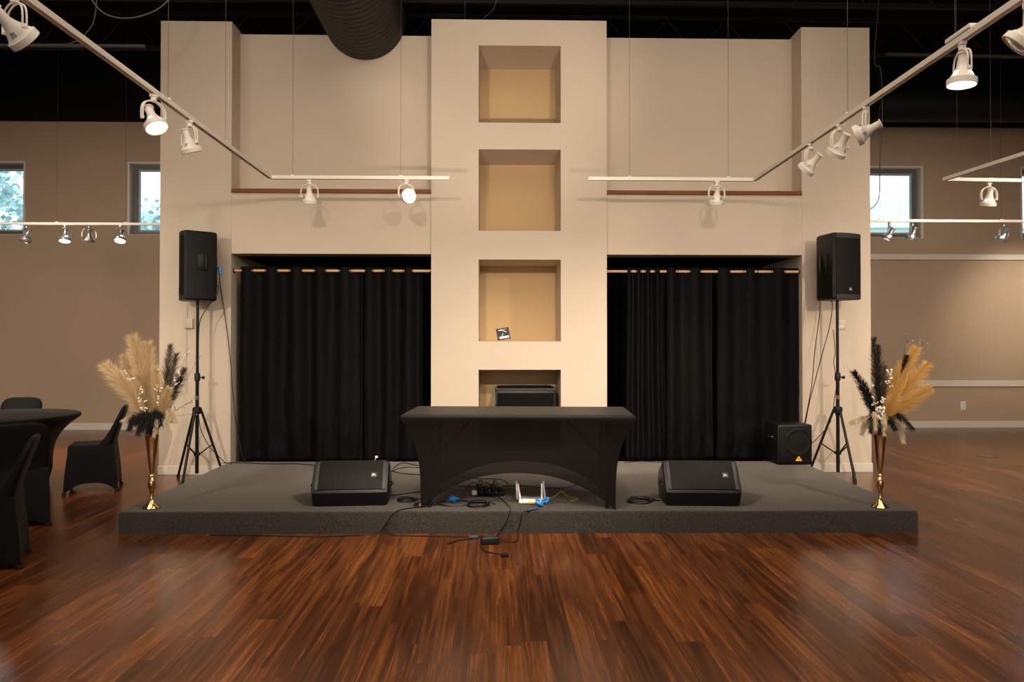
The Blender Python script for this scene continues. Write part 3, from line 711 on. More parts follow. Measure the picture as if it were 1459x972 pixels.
arrangement('dried arrangement of cream pampas and black feathers in the left gold vase', (lv.x, lv.y, ZS + 0.50), [
    ('pampas', [(212, 600, 0), (203, 540, 0.02), (190, 484, 0.03)], (2470, 0.2080, 0.00102, 0.28)),
    ('pampas', [(208, 605, -0.04), (185, 560, -0.06), (153, 523, -0.05)], (2470, 0.2080, 0.00102, 0.30)),
    ('pampas', [(216, 600, 0.05), (214, 545, 0.06), (211, 492, 0.1)], (1900, 0.1760, 0.00102, 0.30)),
    ('pampas', [(210, 600, 0.08), (192, 550, 0.1), (178, 510, 0.12)], (1330, 0.1760, 0.00102, 0.35)),
    ('pampas', [(220, 605, -0.05), (225, 565, -0.07), (222, 525, -0.06)], (1330, 0.1440, 0.00102, 0.30)),
    ('pampas', [(222, 608, -0.06), (232, 580, -0.09), (240, 556, -0.09)], (1140, 0.1280, 0.00102, 0.30)),
    ('smoky', [(222, 600, 0.03), (235, 550, 0.05), (243, 494, 0.08)], (873, 0.1268, 0.00108, 0.45)),
    ('smoky', [(224, 600, 0.05), (240, 555, 0.09), (251, 506, 0.12)], (790, 0.1183, 0.00108, 0.45)),
    ('smoky', [(226, 604, 0.0), (244, 565, 0.02), (262, 528, 0.0)], (873, 0.1268, 0.00108, 0.35)),
    ('dark', [(226, 606, -0.03), (242, 572, -0.05), (258, 540, -0.05)], (585, 0.0897, 0.00108, 0.30)),
    ('berry', [(224, 600, -0.04), (248, 550, -0.06), (269, 496, -0.06)], (9, 0.05, 0.45)),
    ('berry', [(207, 600, -0.10), (202, 565, -0.13), (182, 530, -0.12)], (16, 0.04, 0.40)),
    ('berry', [(220, 600, -0.1), (224, 565, -0.12), (222, 520, -0.10)], (7, 0.05, 0.4)),
    ('twig', [(228, 606, 0), (250, 585, 0.04), (283, 566, 0.08)], (14, 0.07, 0.35)),
    ('twig', [(228, 606, 0), (252, 565, 0.0), (284, 508, 0.0)], (16, 0.08, 0.35)),
    ('twig', [(228, 608, 0), (245, 595, 0.02), (272, 590, 0.05)], (8, 0.06, 0.35)),
    ('black_feather', [(208, 598, -0.05), (192, 594, -0.08), (184, 612, -0.10)], (588, 0.0715, 0.00140, 0.15)),
    ('black_feather', [(214, 600, -0.07), (203, 600, -0.11), (197, 618, -0.13)], (588, 0.0715, 0.00140, 0.15)),
    ('black_feather', [(217, 598, -0.08), (213, 595, -0.13), (211, 618, -0.14)], (588, 0.0715, 0.00140, 0.12)),
    ('black_feather', [(220, 598, -0.07), (226, 590, -0.12), (229, 606, -0.14)], (588, 0.0650, 0.00140, 0.12)),
    ('black_feather', [(212, 600, -0.08), (204, 590, -0.12), (192, 603, -0.13)], (560, 0.075, 0.0014, 0.1)),
    ('black_feather', [(218, 600, -0.08), (222, 588, -0.12), (218, 606, -0.15)], (560, 0.075, 0.0014, 0.1)),
    ('black_feather', [(215, 602, -0.08), (208, 598, -0.13), (203, 612, -0.15)], (560, 0.070, 0.0014, 0.1)),
    ('cream_feather', [(224, 600, -0.03), (242, 588, -0.06), (251, 600, -0.06)], (560, 0.075, 0.0012, 0.1)),
    ('cream_feather', [(212, 600, -0.02), (192, 592, -0.03), (174, 600, -0.04)], (420, 0.0562, 0.00117, 0.2)),
    ('cream_feather', [(222, 598, -0.05), (236, 584, -0.08), (243, 600, -0.08)], (672, 0.0688, 0.00117, 0.1)),
    ('cream_feather', [(222, 600, -0.08), (235, 602, -0.12), (240, 612, -0.13)], (588, 0.0562, 0.00117, 0.1)),
    ('cream_feather', [(219, 600, -0.09), (224, 600, -0.14), (219, 622, -0.15)], (364, 0.0438, 0.00117, 0.25)),
], 3)
rv = pz(1254, 723, ZS)
vase('gold trumpet vase at the front right corner of the stage', rv)
arrangement('dried arrangement of golden pampas and black plumes in the right gold vase', (rv.x, rv.y, ZS + 0.50), [
    ('golden', [(1260, 605, 0), (1275, 560, 0.0), (1303, 500, 0.0)], (2850, 0.1875, 0.00102, 0.28)),
    ('golden', [(1262, 605, -0.04), (1282, 565, -0.07), (1318, 523, -0.08)], (2660, 0.1875, 0.00102, 0.28)),
    ('golden', [(1262, 608, 0.04), (1285, 580, 0.06), (1320, 555, 0.08)], (2280, 0.1725, 0.00102, 0.28)),
    ('golden', [(1258, 602, 0.06), (1270, 550, 0.08), (1290, 515, 0.10)], (1710, 0.1500, 0.00102, 0.30)),
    ('golden', [(1258, 605, -0.08), (1268, 580, -0.12), (1284, 545, -0.12)], (1710, 0.1350, 0.00102, 0.30)),
    ('dark', [(1252, 600, 0), (1249, 545, 0.0), (1245, 484, 0.02)], (936, 0.1121, 0.00117, 0.42)),
    ('dark', [(1254, 600, 0.02), (1253, 545, 0.04), (1251, 494, 0.06)], (819, 0.1047, 0.00117, 0.42)),
    ('dark', [(1249, 605, -0.02), (1238, 565, -0.04), (1218, 532, -0.05)], (1092, 0.1121, 0.00126, 0.35)),
    ('dark', [(1250, 605, 0.02), (1240, 580, 0.03), (1227, 552, 0.03)], (741, 0.0971, 0.00117, 0.35)),
    ('smoky', [(1255, 600, 0.0), (1258, 560, 0.02), (1261, 524, 0.03)], (873, 0.1014, 0.00108, 0.35)),
    ('dark', [(1262, 600, -0.06), (1280, 545, -0.10), (1292, 508, -0.12)], (312, 0.0748, 0.00126, 0.75)),
    ('berry', [(1257, 604, -0.10), (1263, 570, -0.13), (1269, 528, -0.13)], (18, 0.035, 0.3)),
    ('berry', [(1252, 604, -0.10), (1248, 580, -0.13), (1241, 552, -0.13)], (12, 0.035, 0.35)),
    ('berry', [(1255, 604, -0.12), (1256, 585, -0.16), (1262, 566, -0.17)], (14, 0.03, 0.3)),
    ('twig', [(1260, 600, 0), (1280, 540, 0.0), (1292, 482, 0.0)], (14, 0.07, 0.55)),
    ('twig', [(1260, 600, 0), (1290, 530, 0.04), (1318, 488, 0.05)], (14, 0.07, 0.55)),
    ('twig', [(1250, 605, 0), (1230, 570, 0.04), (1212, 528, 0.05)], (8, 0.06, 0.55)),
    ('black_feather', [(1260, 604, -0.05), (1280, 592, -0.08), (1300, 611, -0.09)], (644, 0.0715, 0.00140, 0.15)),
    ('black_feather', [(1258, 606, -0.08), (1266, 596, -0.12), (1276, 612, -0.13)], (560, 0.0650, 0.00140, 0.15)),
    ('black_feather', [(1250, 604, -0.06), (1243, 592, -0.10), (1240, 616, -0.11)], (560, 0.0650, 0.00140, 0.12)),
    ('black_feather', [(1254, 604, -0.07), (1254, 595, -0.12), (1254, 618, -0.13)], (420, 0.0585, 0.00140, 0.12)),
    ('cream_feather', [(1250, 602, 0), (1232, 596, 0.0), (1212, 602, 0.0)], (588, 0.0750, 0.00117, 0.2)),
    ('cream_feather', [(1248, 604, 0.02), (1234, 604, 0.0), (1228, 618, 0.0)], (503, 0.0625, 0.00117, 0.2)),
    ('cream_feather', [(1262, 606, 0.0), (1280, 604, 0.0), (1287, 630, -0.02)], (588, 0.0625, 0.00117, 0.2)),
    ('cream_feather', [(1256, 602, -0.10), (1259, 596, -0.15), (1260, 620, -0.17)], (420, 0.0500, 0.00117, 0.1)),
    ('cream_feather', [(1251, 602, -0.09), (1247, 590, -0.14), (1248, 612, -0.16)], (420, 0.0500, 0.00117, 0.1)),
], 8)

# ------------------------------------------------------------------ banquet chairs and round table
def chair_proto():
    t = thing('banquet_chair', '', 'chair', (0, 0, 0), 0, 'black covered banquet chairs round the table')
    mb = MB()       # faces -y; back at +y
    rect_skirt(mb, 0.205, 0.20, 0.215, 0.235, 0.47, 0.06, 0.10, 1.6, 10, 14, 2.6, 0.05, 0.02)
    mb.build('skirt_cover', SPANDEX2, t, 45)
    # backrest: front and rear faces, rounded top corners
    def sec(z, yf, yb, w_):
        n = 12; out = []
        c = (yf + yb) / 2; hd = (yb - yf) / 2
        for k in range(n * 2):
            a = 2 * PI * k / (n * 2); ca, sa = math.cos(a), math.sin(a); e = 0.35
            out.append((w_ * math.copysign(abs(ca) ** e, ca), c + hd * math.copysign(abs(sa) ** 0.6, sa), z))
        return out
    mb = MB()
    mb.loft([sec(0.30, 0.14, 0.215, 0.203), sec(0.44, 0.045, 0.20, 0.205), sec(0.475, 0.06, 0.20, 0.207), sec(0.52, 0.10, 0.208, 0.208), sec(0.60, 0.150, 0.232, 0.211), sec(0.68, 0.190, 0.258, 0.214),
             sec(0.75, 0.222, 0.282, 0.210), sec(0.79, 0.240, 0.295, 0.198), sec(0.82, 0.254, 0.303, 0.175), sec(0.837, 0.265, 0.304, 0.135), sec(0.843, 0.275, 0.300, 0.09)])
    mb.build('back_cover', SPANDEX2, t, 60)
    for sx in (-1, 1):
        for sy in (-1, 1): MB().lathe([(0.018, 0), (0.02, 0.004), (0.016, 0.03)], 12, T(sx * 0.208, sy * 0.228, 0)).build('foot_cap', PLASTIC, t)
    return t
def place(t, x, y, face, label):     # face = direction it looks to
    t.location = (x, y, 0); t.rotation_euler = (0, 0, math.atan2(face[1], face[0]) + PI / 2); t['label'] = label
TCx, TCy = -5.02, 7.42
ch = chair_proto()
p = pz(136, 699, 0)
others = [copy_tree(ch) for _ in range(3)]
place(ch, p.x - 0.045, p.y + 0.05, (-0.9, -0.36), 'black covered chair standing alone right of the round table, seen side-on')
q = py(9, 576, 8.30); place(others[0], q.x, 8.42, (0.25, -1), 'black covered chair behind the round table, only its rounded top showing')
q = py(24, 601, 6.05); place(others[1], q.x, 6.06, (-0.6, 0.85), 'black covered chair in front of the round table with its back to the camera')
q = pz(49, 811, 0); place(others[2], q.x - 0.39, q.y + 0.09, (-0.88, -0.42), 'black covered chair nearest the camera at the left edge')
rt = thing('round_table', 'round table in a black stretch cover at the left edge', 'table', (TCx, TCy, 0))
n = 120; top = []; bot = []
for i in range(n):
    a = 2 * PI * i / n; tq = ((i + 8) % 30) / 30; w_ = 1 - abs(2 * tq - 1) ** 2.4
    top.append((0.76 * math.cos(a), 0.76 * math.sin(a))); rb = 0.575 * (1 - 0.12 * w_)
    bot.append((rb * math.cos(a), rb * math.sin(a), 0.22 * w_))
mb = MB(); skirt(mb, top, bot, 0.755, 3.0, 16); mb.build('stretch_cover', SPANDEX2, rt, 40)
for q in range(4):
    a = 2 * PI * (q * 30 - 8) / n; mb = MB(); mb.tube([(0.55 * math.cos(a), 0.55 * math.sin(a), 0.0), (0.5 * math.cos(a), 0.5 * math.sin(a), 0.72)], 0.016, 10); mb.build('leg', METALBLK, rt)

# ------------------------------------------------------------------ track lighting
def track_head(label, loc, pan, tilt, kind='white', lit=None, group=None, sc=1.0, power=0, ang=60):
    t = thing('track_light', label, 'track light', loc, pan, group); t.scale = (sc, sc, sc)
    body = LAMPW if kind == 'white' else LAMPS
    mb = MB(); mb.box((0, 0, -0.010), (0.045, 0.032, 0.020), 0.003); mb.lathe([(0.014, -0.02), (0.019, -0.024), (0.019, -0.045), (0.010, -0.05)], 14); mb.build('track_adapter', body, t)
    mb = MB(); pv = -0.170
    for dy in (-0.009, 0.009):
        mb.tube(spline([(-0.084, dy, pv - 0.01), (-0.084, dy, pv + 0.055), (-0.07, dy, pv + 0.095), (-0.035, dy, pv + 0.118), (0, dy, pv + 0.123), (0.035, dy, pv + 0.118), (0.07, dy, pv + 0.095), (0.084, dy, pv + 0.055), (0.084, dy, pv - 0.01)], 4), 0.0048, 6)
    mb.build('yoke', body, t)
    Mh = T(0, 0, pv) @ RX(tilt)
    prof = [(0.012, 0.108), (0.033, 0.106), (0.034, 0.100), (0.027, 0.098), (0.026, 0.050), (0.034, 0.025), (0.046, 0.002), (0.058, -0.020), (0.066, -0.032), (0.074, -0.036), (0.0745, -0.066), (0.070, -0.068), (0.0685, -0.060)]
    mb = MB(); mb.lathe(prof, 24, Mh, (True, False), skip=lambda i, j: i == 6 and j % 6 in (1, 2))
    hs_ = mb.build('lamp_housing', body, t, 40)
    mb = MB(); mb.lathe([(0.016, 0.055), (0.024, 0.03), (0.060, -0.045), (0.067, -0.058), (0.06, -0.064), (0.03, -0.068), (0.002, -0.069)], 24, Mh)
    mb.build('bulb', {None: BULB, 'lit': LIT, 'dim': DIMLIT}[lit], hs_, 40)
    for s in (-1, 1): MB().lathe([(0.010, 0), (0.012, 0.004), (0.012, 0.012), (0.004, 0.015)], 10, T(s * 0.074, 0, pv) @ RY(R(90) * s)).build('pivot_screw', body, t)
    if power:
        d = (Matrix.Rotation(pan, 3, 'Z') @ Matrix.Rotation(tilt, 3, 'X') @ Vector((0, 0, -1)))
        p_ = Vector(loc) + Vector((0, 0, pv * sc)) + d * 0.085 * sc
        spot('lamp_light', p_, p_ + d, power, ang, 0.9)
    return t
YT = 7.3
CONDUIT = mat('grey_conduit', (0.05, 0.047, 0.045), 0.5)
cL, eL = py(385, 255, YT), py(640, 256.5, YT)
ZT = cL.z
nL = pz(45, 8, ZT); nL = cL + (nL - cL) * 1.25
cR, eR = pz(1075, 258.5, ZT), pz(838, 257, ZT)
nR = pz(1418, 28, ZT); nR = cR + (nR - cR) * 1.25
def track(label, pts, wires, group=None):
    mid = Vector(pts[0]); t = thing('lighting_track', label, 'lighting track', mid, 0, group)
    for a, b in zip(pts, pts[1:]):
        a, b = Vector(a) - mid, Vector(b) - mid; d = b - a; L_ = d.length
        M_ = T(*a) @ RZ(math.atan2(d.y, d.x))
        mb = MB()
        mb.span((0, -0.018, 0.012), (L_, 0.018, 0.034), 0.002, M_); mb.span((0, -0.018, 0.0), (L_, -0.010, 0.0125), 0, M_); mb.span((0, 0.010, 0.0), (L_, 0.018, 0.0125), 0, M_)
        mb.build('rail', LAMPW, t, 0)
    for p_ in wires:
        q = Vector(p_) - mid; MB().tube([(q.x, q.y, 0.034), (q.x, q.y, CEIL - ZT - 0.001)], 0.0016, 5).build('suspension_wire', CONDUIT, t)
        MB().box((q.x, q.y, 0.040), (0.03, 0.02, 0.012)).build('hanger_clip', LAMPW, t, 0)
    return t
def onL(px):   # point of the left run under pixel column px
    lo, hi = 0.0, 1.0
    for _ in range(40):
        m_ = (lo + hi) / 2; p_ = cL + (nL - cL) * m_; d = CM.transposed() @ (p_ - cam.location); x_ = W / 2 + F * d.x / -d.z
        if x_ > px: lo = m_
        else: hi = m_
    return p_
def onR(px):
    lo, hi = 0.0, 1.0
    for _ in range(40):
        m_ = (lo + hi) / 2; p_ = cR + (nR - cR) * m_; d = CM.transposed() @ (p_ - cam.location); x_ = W / 2 + F * d.x / -d.z
        if x_ < px: lo = m_
        else: hi = m_
    return p_
track('white lighting track coming from the upper left and turning along the wall', [nL, cL, eL], [onL(239.5), onL(321), pz(417, 255, ZT), pz(571, 256, ZT)], 'lighting tracks')
t = track('white lighting track coming from the upper right and turning along the wall', [nR, cR, eR], [onR(1208), onR(1361), pz(897, 257, ZT), pz(1038, 258, ZT)], 'lighting tracks')
a = onR(1352); b = onR(1392)
d = (b - a); M_ = T(*(a - nR)) @ RZ(math.atan2(d.y, d.x))
mb = MB(); mb.span((0, -0.024, 0.036), (d.length * 0.9, 0.024, 0.06), 0.004, M_); mb.build('track_coupler', LAMPW, t, 30)
cQ = pz(1345, 258, ZT)
track('white lighting track forming a sharp corner at the right edge', [pz(1500, 209, ZT), cQ, pz(1600, 262, ZT)], [pz(1364, 258.6, ZT), pz(1412, 260, ZT)], 'lighting tracks')
ZT2 = ZT
Y2 = pz(1300, 317.5, ZT).y; Y3 = pz(100, 320, ZT).y
tb_ = track('white lighting track crossing in front of the right back window', [py(1180, 316, Y2) * 1.0, py(1560, 316, Y2)], [py(1253, 317, Y2), py(1427, 318, Y2)], 'lighting tracks')
track('grey lighting track crossing in front of the left back windows', [py(-90, 320, Y3), py(290, 320, Y3)], [py(81, 320, Y3), py(179, 320, Y3)], 'lighting tracks')
def under(p_): return (p_.x, p_.y, p_.z)
G = 'track lights around the stage'
# left run
track_head('white track light at the upper left corner, nearest the camera', under(onL(21)), R(-30), R(55), group=G)
track_head('white track light on the left track with its glowing face turned down to the right', under(onL(219)), R(-118), R(30), lit='dim', group=G, power=260, ang=80)
track_head('white track light on the left track, just right of the glowing one', under(onL(270)), R(-35), R(22), group=G)
track_head('white track light on the left wall track, pointing straight down', under(py(441, 256, YT)), R(0), R(12), group=G)
track_head('brightly lit track light next to the pillar on the left wall track', under(py(579, 256, YT)), R(-148), R(86), lit='lit', group=G)
# right run
track_head('white track light pointing straight down on the right wall track', under(pz(1021, 258, ZT)), R(8), R(14), group=G)
track_head('white track light on the right track, lowest of the row of three', under(onR(1155)), R(40), R(50), group=G, power=160, ang=80)
track_head('white track light on the right track, middle of the row of three', under(onR(1196)), R(24), R(40), group=G, power=160, ang=80)
track_head('white track light on the right track, highest of the row of three', under(onR(1233)), R(56), R(68), group=G)
track_head('lit white track light shining straight down at the upper right', under(onR(1371)), R(80), R(4), lit='lit', power=60, ang=70, group=G)
track_head('white track light cut by the upper right corner', under(onR(1463)), R(56), R(46), group=G)
track_head('white track light under the corner track at the right edge', under(pz(1409, 260, ZT)), R(4), R(16), lit='dim', group=G)
# back tracks
G2 = 'track lights by the back windows'
track_head('silver track light in front of the right back window, left one of two', under(py(1267, 317, Y2)), R(55), R(30), 'silver', 'dim', G2)
track_head('silver track light at the right frame of the right back window', under(py(1300, 317, Y2)), R(40), R(22), 'silver', 'dim', G2)
track_head('silver track light below the corner track, near the right edge', under(py(1430, 318, Y2)), R(20), R(35), 'silver', 'dim', G2)
track_head('dark silver track light beside the far left window', under(py(38, 320, Y3)), R(-30), R(-20), 'silver', None, G2)
track_head('silver track light with a lit face, second from the left edge', under(py(93, 320, Y3)), R(15), R(-16), 'silver', 'lit', G2)
track_head('dull silver unlit track light between two lit ones at the left', under(py(127, 320, Y3)), R(35), R(20), 'silver', None, G2)
track_head('silver lit track light just left of the window beside the column', under(py(172, 320, Y3)), R(10), R(-24), 'silver', 'lit', G2)
for px, Yq in ((93, Y3), (172, Y3)):
    q = py(px, 320, Yq); spot('lamp_light', (q.x, q.y - 0.05, q.z - 0.27), (q.x - 0.1, q.y - 0.6, 0), 170, 90)
# off-frame lamp that lights the right back wall
q = py(1450, 430, YB); spot('track_or_fill_lamp', (q.x + 0.4, 10.6, ZT), (q.x - 0.05, YB, q.z - 0.15), 210, 66)
q = py(1430, 318, Y2); spot('lamp_light', (q.x - 0.05, q.y - 0.1, q.z - 0.27), (q.x - 0.3, q.y - 0.8, 0), 90, 90)

# ------------------------------------------------------------------ ceiling things
dc = py(521, 30, YU)
rd = 57 / 1040 * YU * 0.985
t = thing('air_duct', 'large round black air duct under the ceiling, above the left recess', 'duct', (dc.x, YU, dc.z))
mb = MB(); rings = []; Ld = YU - 1.0; nr = 150
for i in range(nr + 1):
    y = -0.004 - Ld * i / nr; rr = rd * (1 + (0.022 if i % 2 else 0))
    rings.append([(rr * math.cos(2 * PI * j / 96), y, rr * math.sin(2 * PI * j / 96)) for j in range(96)])
mb.loft(rings); mb.build('duct_body', mat('black_duct', (0.017, 0.014, 0.0115), 0.5, spec=0.3), t, 5)
def joist(y, lab):
    t = thing('steel_joist', lab, 'joist', (0, y, CEIL), 0, 'black open-web joists')
    for z in (-0.03, -0.56): MB().span((RX0 + 0.02, -0.03, z - 0.03), (RX1 - 0.02, 0.03, z + 0.03)).build('chord', JST, t, 0)
    mb = MB(); x = RX0 + 0.2; k = 0
    while x < RX1 - 0.6:
        mb.tube([(x, 0, -0.55 if k % 2 else -0.05), (x + 0.45, 0, -0.05 if k % 2 else -0.55)], 0.011, 6); x += 0.45; k += 1
    mb.build('web', JST, t)
JST = mat('dull_black_steel', (0.009, 0.0088, 0.0085), 0.6, spec=0.3)
for y in (4.6, 6.2, 7.8, 9.4, 11.0): joist(y, 'dark open-web steel joist across the black ceiling')
def single_tube(name, label, cat, pts, r, m, group=None, n=6, seg=7, smooth_pts=True):
    mb = MB(); mb.tube(spline(pts, n) if smooth_pts else pts, r, seg); return tag(mb.build(name, m, None, 45, True), label, cat, group)
CONDUIT = mat('grey_conduit', (0.05, 0.047, 0.045), 0.5)
single_tube('conduit_pipe', 'thin grey conduit running level in the dark at the upper left', 'pipe', [py(-120, 64, 8.0), py(206, 66, 8.0)], 0.022, CONDUIT, None, 2, 8)
single_tube('conduit_pipe', 'thin grey pipe running level in the dark at the upper right', 'pipe', [py(1262, 77, 9.5), py(1600, 84, 9.5)], 0.022, CONDUIT, None, 2, 8)
mb = MB(); a, b = py(1242, 150, 11.2), py(1620, 152, 11.2); mb.tube([a, b], 0.25, 24)
tag(mb.build('air_duct', mat('black_duct_matte', (0.004, 0.004, 0.004), 0.6, spec=0.2), None, 40, True), 'round black duct running level above the right back window', 'duct')
single_tube('ceiling_cable', 'loose thin cable looping under the dark ceiling at the upper left', 'cable', [py(100, -60, 6.0), py(135, 6, 6.0), py(165, 25, 6.0), py(205, 22, 6.0), py(240, 0, 6.0), py(262, -50, 6.0)], 0.006, CONDUIT)
single_tube('ceiling_cable', 'thin cable dropping along the ceiling behind the left track', 'cable', [py(140, -60, 6.4), py(136, 20, 6.4), py(122, 48, 6.4), py(100, 62, 6.4), py(70, 64, 6.4)], 0.005, CONDUIT)
single_tube('hanging_cable', 'long dark cable hanging in front of the right back window, curling at its end', 'cable', [py(1256, -40, 9.2), py(1246, 82, 9.2), py(1255, 100, 9.2), py(1257, 170, 9.2), py(1254, 230, 9.2), py(1253.5, 270, 9.2), py(1250, 288, 9.2), py(1240, 298, 9.2), py(1228, 300, 9.2)], 0.006, mat('slate_cable', (0.05, 0.055, 0.06), 0.5))
single_tube('hanging_wire', 'thin pale wire dropping behind the top of the pillar', 'wire', [py(663, -70, 8.6), py(662.5, 27, 8.6), py(662, 60, 8.6)], 0.003, GREYMETAL)
single_tube('hanging_wire', 'curved thin wire above the pillar top', 'wire', [py(716, -60, 8.6), py(706, 6, 8.6), py(690, 26, 8.6), py(686, 50, 8.6)], 0.003, GREYMETAL)

# ------------------------------------------------------------------ wall plates and floor box
def plate(label, x, y, Y, wpx, hpx, m, nm='wall_plate', cat='wall plate', outlets=0, dep=0.008):
    c = py(x, y, Y); s = (Y) / F
    t = thing(nm, label, cat, (c.x, Y, c.z - hpx * s / 2))
    pl_ = MB().box((0, -dep / 2, hpx * s / 2), (wpx * s, dep, hpx * s), min(0.004, dep * 0.4)).build('cover', m, t, 30)
    for k in range(outlets):
        MB().box((0, -dep - 0.001, hpx * s * (0.3 + 0.4 * k)), (wpx * s * 0.55, 0.004, hpx * s * 0.28), 0.001).build('socket', WHITE_TRIM, pl_, 30)
    return t
plate('small beige wall box behind the left speaker stand', 270, 461, YC, 12, 14, BEIGEP, dep=0.035)
plate('small beige wall plate behind the right speaker stand', 1198, 463, YC, 13, 14, BEIGEP, outlets=1)
plate('white power outlet low on the right back wall', 1372, 578, YB, 7, 12, WHITEP, 'power_outlet', 'outlet', 2)
single_tube('wall_conduit', 'thin pale cable running up the left column beside the stand', 'cable', [py(267, 428, YC - 0.004), py(266.5, 455, YC - 0.004), py(266, 500, YC - 0.004), py(266, 560, YC - 0.004)], 0.003, BEIGEP)
fb = pz(1407.5, 650, 0)
t = thing('floor_box', 'round metal floor outlet cover in the wood floor at the right', 'floor outlet', (fb.x, fb.y, 0))
MB().lathe([(0.125, 0), (0.125, 0.004), (0.10, 0.007), (0.095, 0.004)], 32).build('ring', GREYMETAL, t); MB().lathe([(0.095, 0.001), (0.09, 0.005), (0.001, 0.005)], 32).build('lid', mat('brown_lid', (0.12, 0.06, 0.03), 0.4), t)

# ------------------------------------------------------------------ cables and small gear on stage
def s_(x, y, h=0.005): return pz(x, y, ZS + h)
def f_(x, y, h=0.005): return pz(x, y, h)
YF = (A.y + B.y) / 2
def front(x, y):     # just in front of the stage's front face
    p_ = py(x, y, 5.5); k = (p_.x - A.x) / (B.x - A.x); yy = A.y + (B.y - A.y) * k - 0.012
    return py(x, y, yy)
def cable(label, pts, r=0.0042, m=CABLE, name='cable', cat='cable'):
    return single_tube(name, label, cat, pts, r, m)
cable('black cable hanging over the stage front from the table\'s left foot', [s_(607, 722), s_(585, 724), s_(570, 727), s_(562, 731), front(553, 742), front(546, 752), f_(535, 761), f_(500, 763), f_(440, 764.5), f_(360, 762.5), f_(300, 762)], 0.0045)
cable('black cable lying along the foot of the stage front to the power brick', [front(548, 753), f_(560, 762.5), f_(600, 764), f_(640, 764.5), f_(672, 765)], 0.004)
cable('black cable along the curtain foot at the back left of the stage', [s_(316, 660), s_(345, 659.5), s_(380, 661), s_(420, 661), s_(447, 663)], 0.005)
cable('upper black cable running from left monitor to the table', [s_(556, 672), s_(572, 667), s_(590, 666), s_(612, 668)])
cable('second black cable running from left monitor to the table', [s_(556, 671), s_(575, 675), s_(600, 677), s_(625, 681)])
cable('lower black cable from left monitor to the table leg', [s_(552, 707), s_(575, 704), s_(598, 701), s_(620, 700)])
cable('wavy cable by the curtain behind the left monitor', [s_(560, 668), s_(567, 662), s_(575, 659.5), s_(583, 661), s_(596, 664)])
cable('long black cable curving under the back of the table', [s_(640, 688), s_(660, 693), s_(700, 694), s_(735, 692), s_(790, 696), s_(822, 691), s_(855, 684)])
cable('black cable looping under the middle of the table', [s_(652, 679), s_(680, 682), s_(712, 683), s_(722, 688), s_(725, 695), s_(716, 699), s_(700, 699)])
cable('black cable arching up from the power strip under the table', [s_(650, 707), s_(663, 698, 0.02), s_(670, 689, 0.06), s_(678, 688, 0.06), s_(683, 695, 0.02), s_(686, 702)])
cable('black cable from the adapters over the stage edge to the floor', [s_(710, 708), s_(722, 718), s_(727, 725), s_(726, 731), front(722, 742), front(716, 752), front(711, 760), f_(706, 766, 0.02)])
cable('thin black cable from the white router over the stage edge', [s_(757, 727), s_(748, 729), s_(744, 732), front(741, 745), front(738, 757), f_(739, 766), f_(734, 772), f_(722, 772), f_(712, 768, 0.015)], 0.0035)
cable('black plug lead lying on the wood floor below the power brick', [f_(686, 769), f_(685, 778), f_(690, 785), f_(702, 788), f_(717, 791)], 0.0045)
cable('black lead running left from the power brick on the floor', [f_(684, 764.5), f_(672, 767), f_(655, 770), f_(637, 775)], 0.004)
mb = MB(); a = f_(719, 791, 0.012); mb.box(a, (0.055, 0.028, 0.022), 0.006, None); tag(mb.build('power_plug', CABLE, None, 30, True), 'black plug end lying on the wood floor', 'plug')
mb = MB(); a = f_(675, 765, 0.012); mb.box(a, (0.07, 0.022, 0.02), 0.005); tag(mb.build('cable_connector', mat('slate_connector', (0.05, 0.06, 0.08), 0.4), None, 30, True), 'grey barrel connector left of the power brick', 'connector')
pb = f_(698, 776, 0)
t = thing('power_brick', 'black power brick on the floor against the stage front', 'power adapter', (pb.x, pb.y + 0.02, 0), R(6))
MB().box((0, 0, 0.028), (0.135, 0.07, 0.056), 0.014, None, 3).build('case', PLASTIC, t, 40); MB().box((0, 0, 0.057), (0.09, 0.04, 0.004), 0.001).build('label_plate', PLASTIC2, t, 30)
def coil(label, x, y, rx, turns, seed, m=CABLE, r=0.0042):
    c = s_(x, y); rnd = random.Random(seed); pts = []
    for i in range(turns * 14 + 1):
        a = 2 * PI * i / 14; q = rx * (1 + 0.10 * math.sin(i * 0.7 + seed) + rnd.uniform(-0.04, 0.04))
        pts.append((c.x + q * math.cos(a), c.y + q * 0.92 * math.sin(a), ZS + 0.005 + 0.0065 * (i // 14) + 0.003 * math.sin(i)))
    pts.append((c.x + rx * 1.6, c.y + rx * 0.2, ZS + 0.006))
    return single_tube('coiled_cable', label, 'coiled cable', pts, r, m, 'coiled cables on the stage', 3)
coil('coiled black cable at the stage edge under the table, right of the blue ties', 681, 720, 0.085, 4, 1)
coil('coiled dark cable beside the right front foot of the table', 911, 714.5, 0.095, 4, 2)
coil('thin cable loop round the blue ties under the table', 648, 717, 0.125, 1, 3)
coil('coiled black cable between left monitor and table foot', 580, 713, 0.075, 3, 4)
coil('small cable coil around the table\'s left front foot', 603, 720, 0.07, 2, 5)
def blob(label, x, y, m, name, cat, seed, n=5, sc=0.03):
    rnd = random.Random(seed); c = s_(x, y, 0); mb = MB()
    for k in range(n):
        p0 = c + Vector((rnd.uniform(-sc, sc), rnd.uniform(-sc, sc), 0.012)); a = rnd.uniform(0, 2 * PI)
        pts = [p0 + Vector((sc * 0.9 * math.cos(a + q * 1.1), sc * 0.9 * math.sin(a + q * 1.1), 0.012 * math.sin(q * 1.3) + 0.006 + 0.006 * k)) for q in range(5)]
        mb.tube(spline(pts, 3), 0.0075, 6)
    return tag(mb.build(name, m, None, 45, True), label, cat)
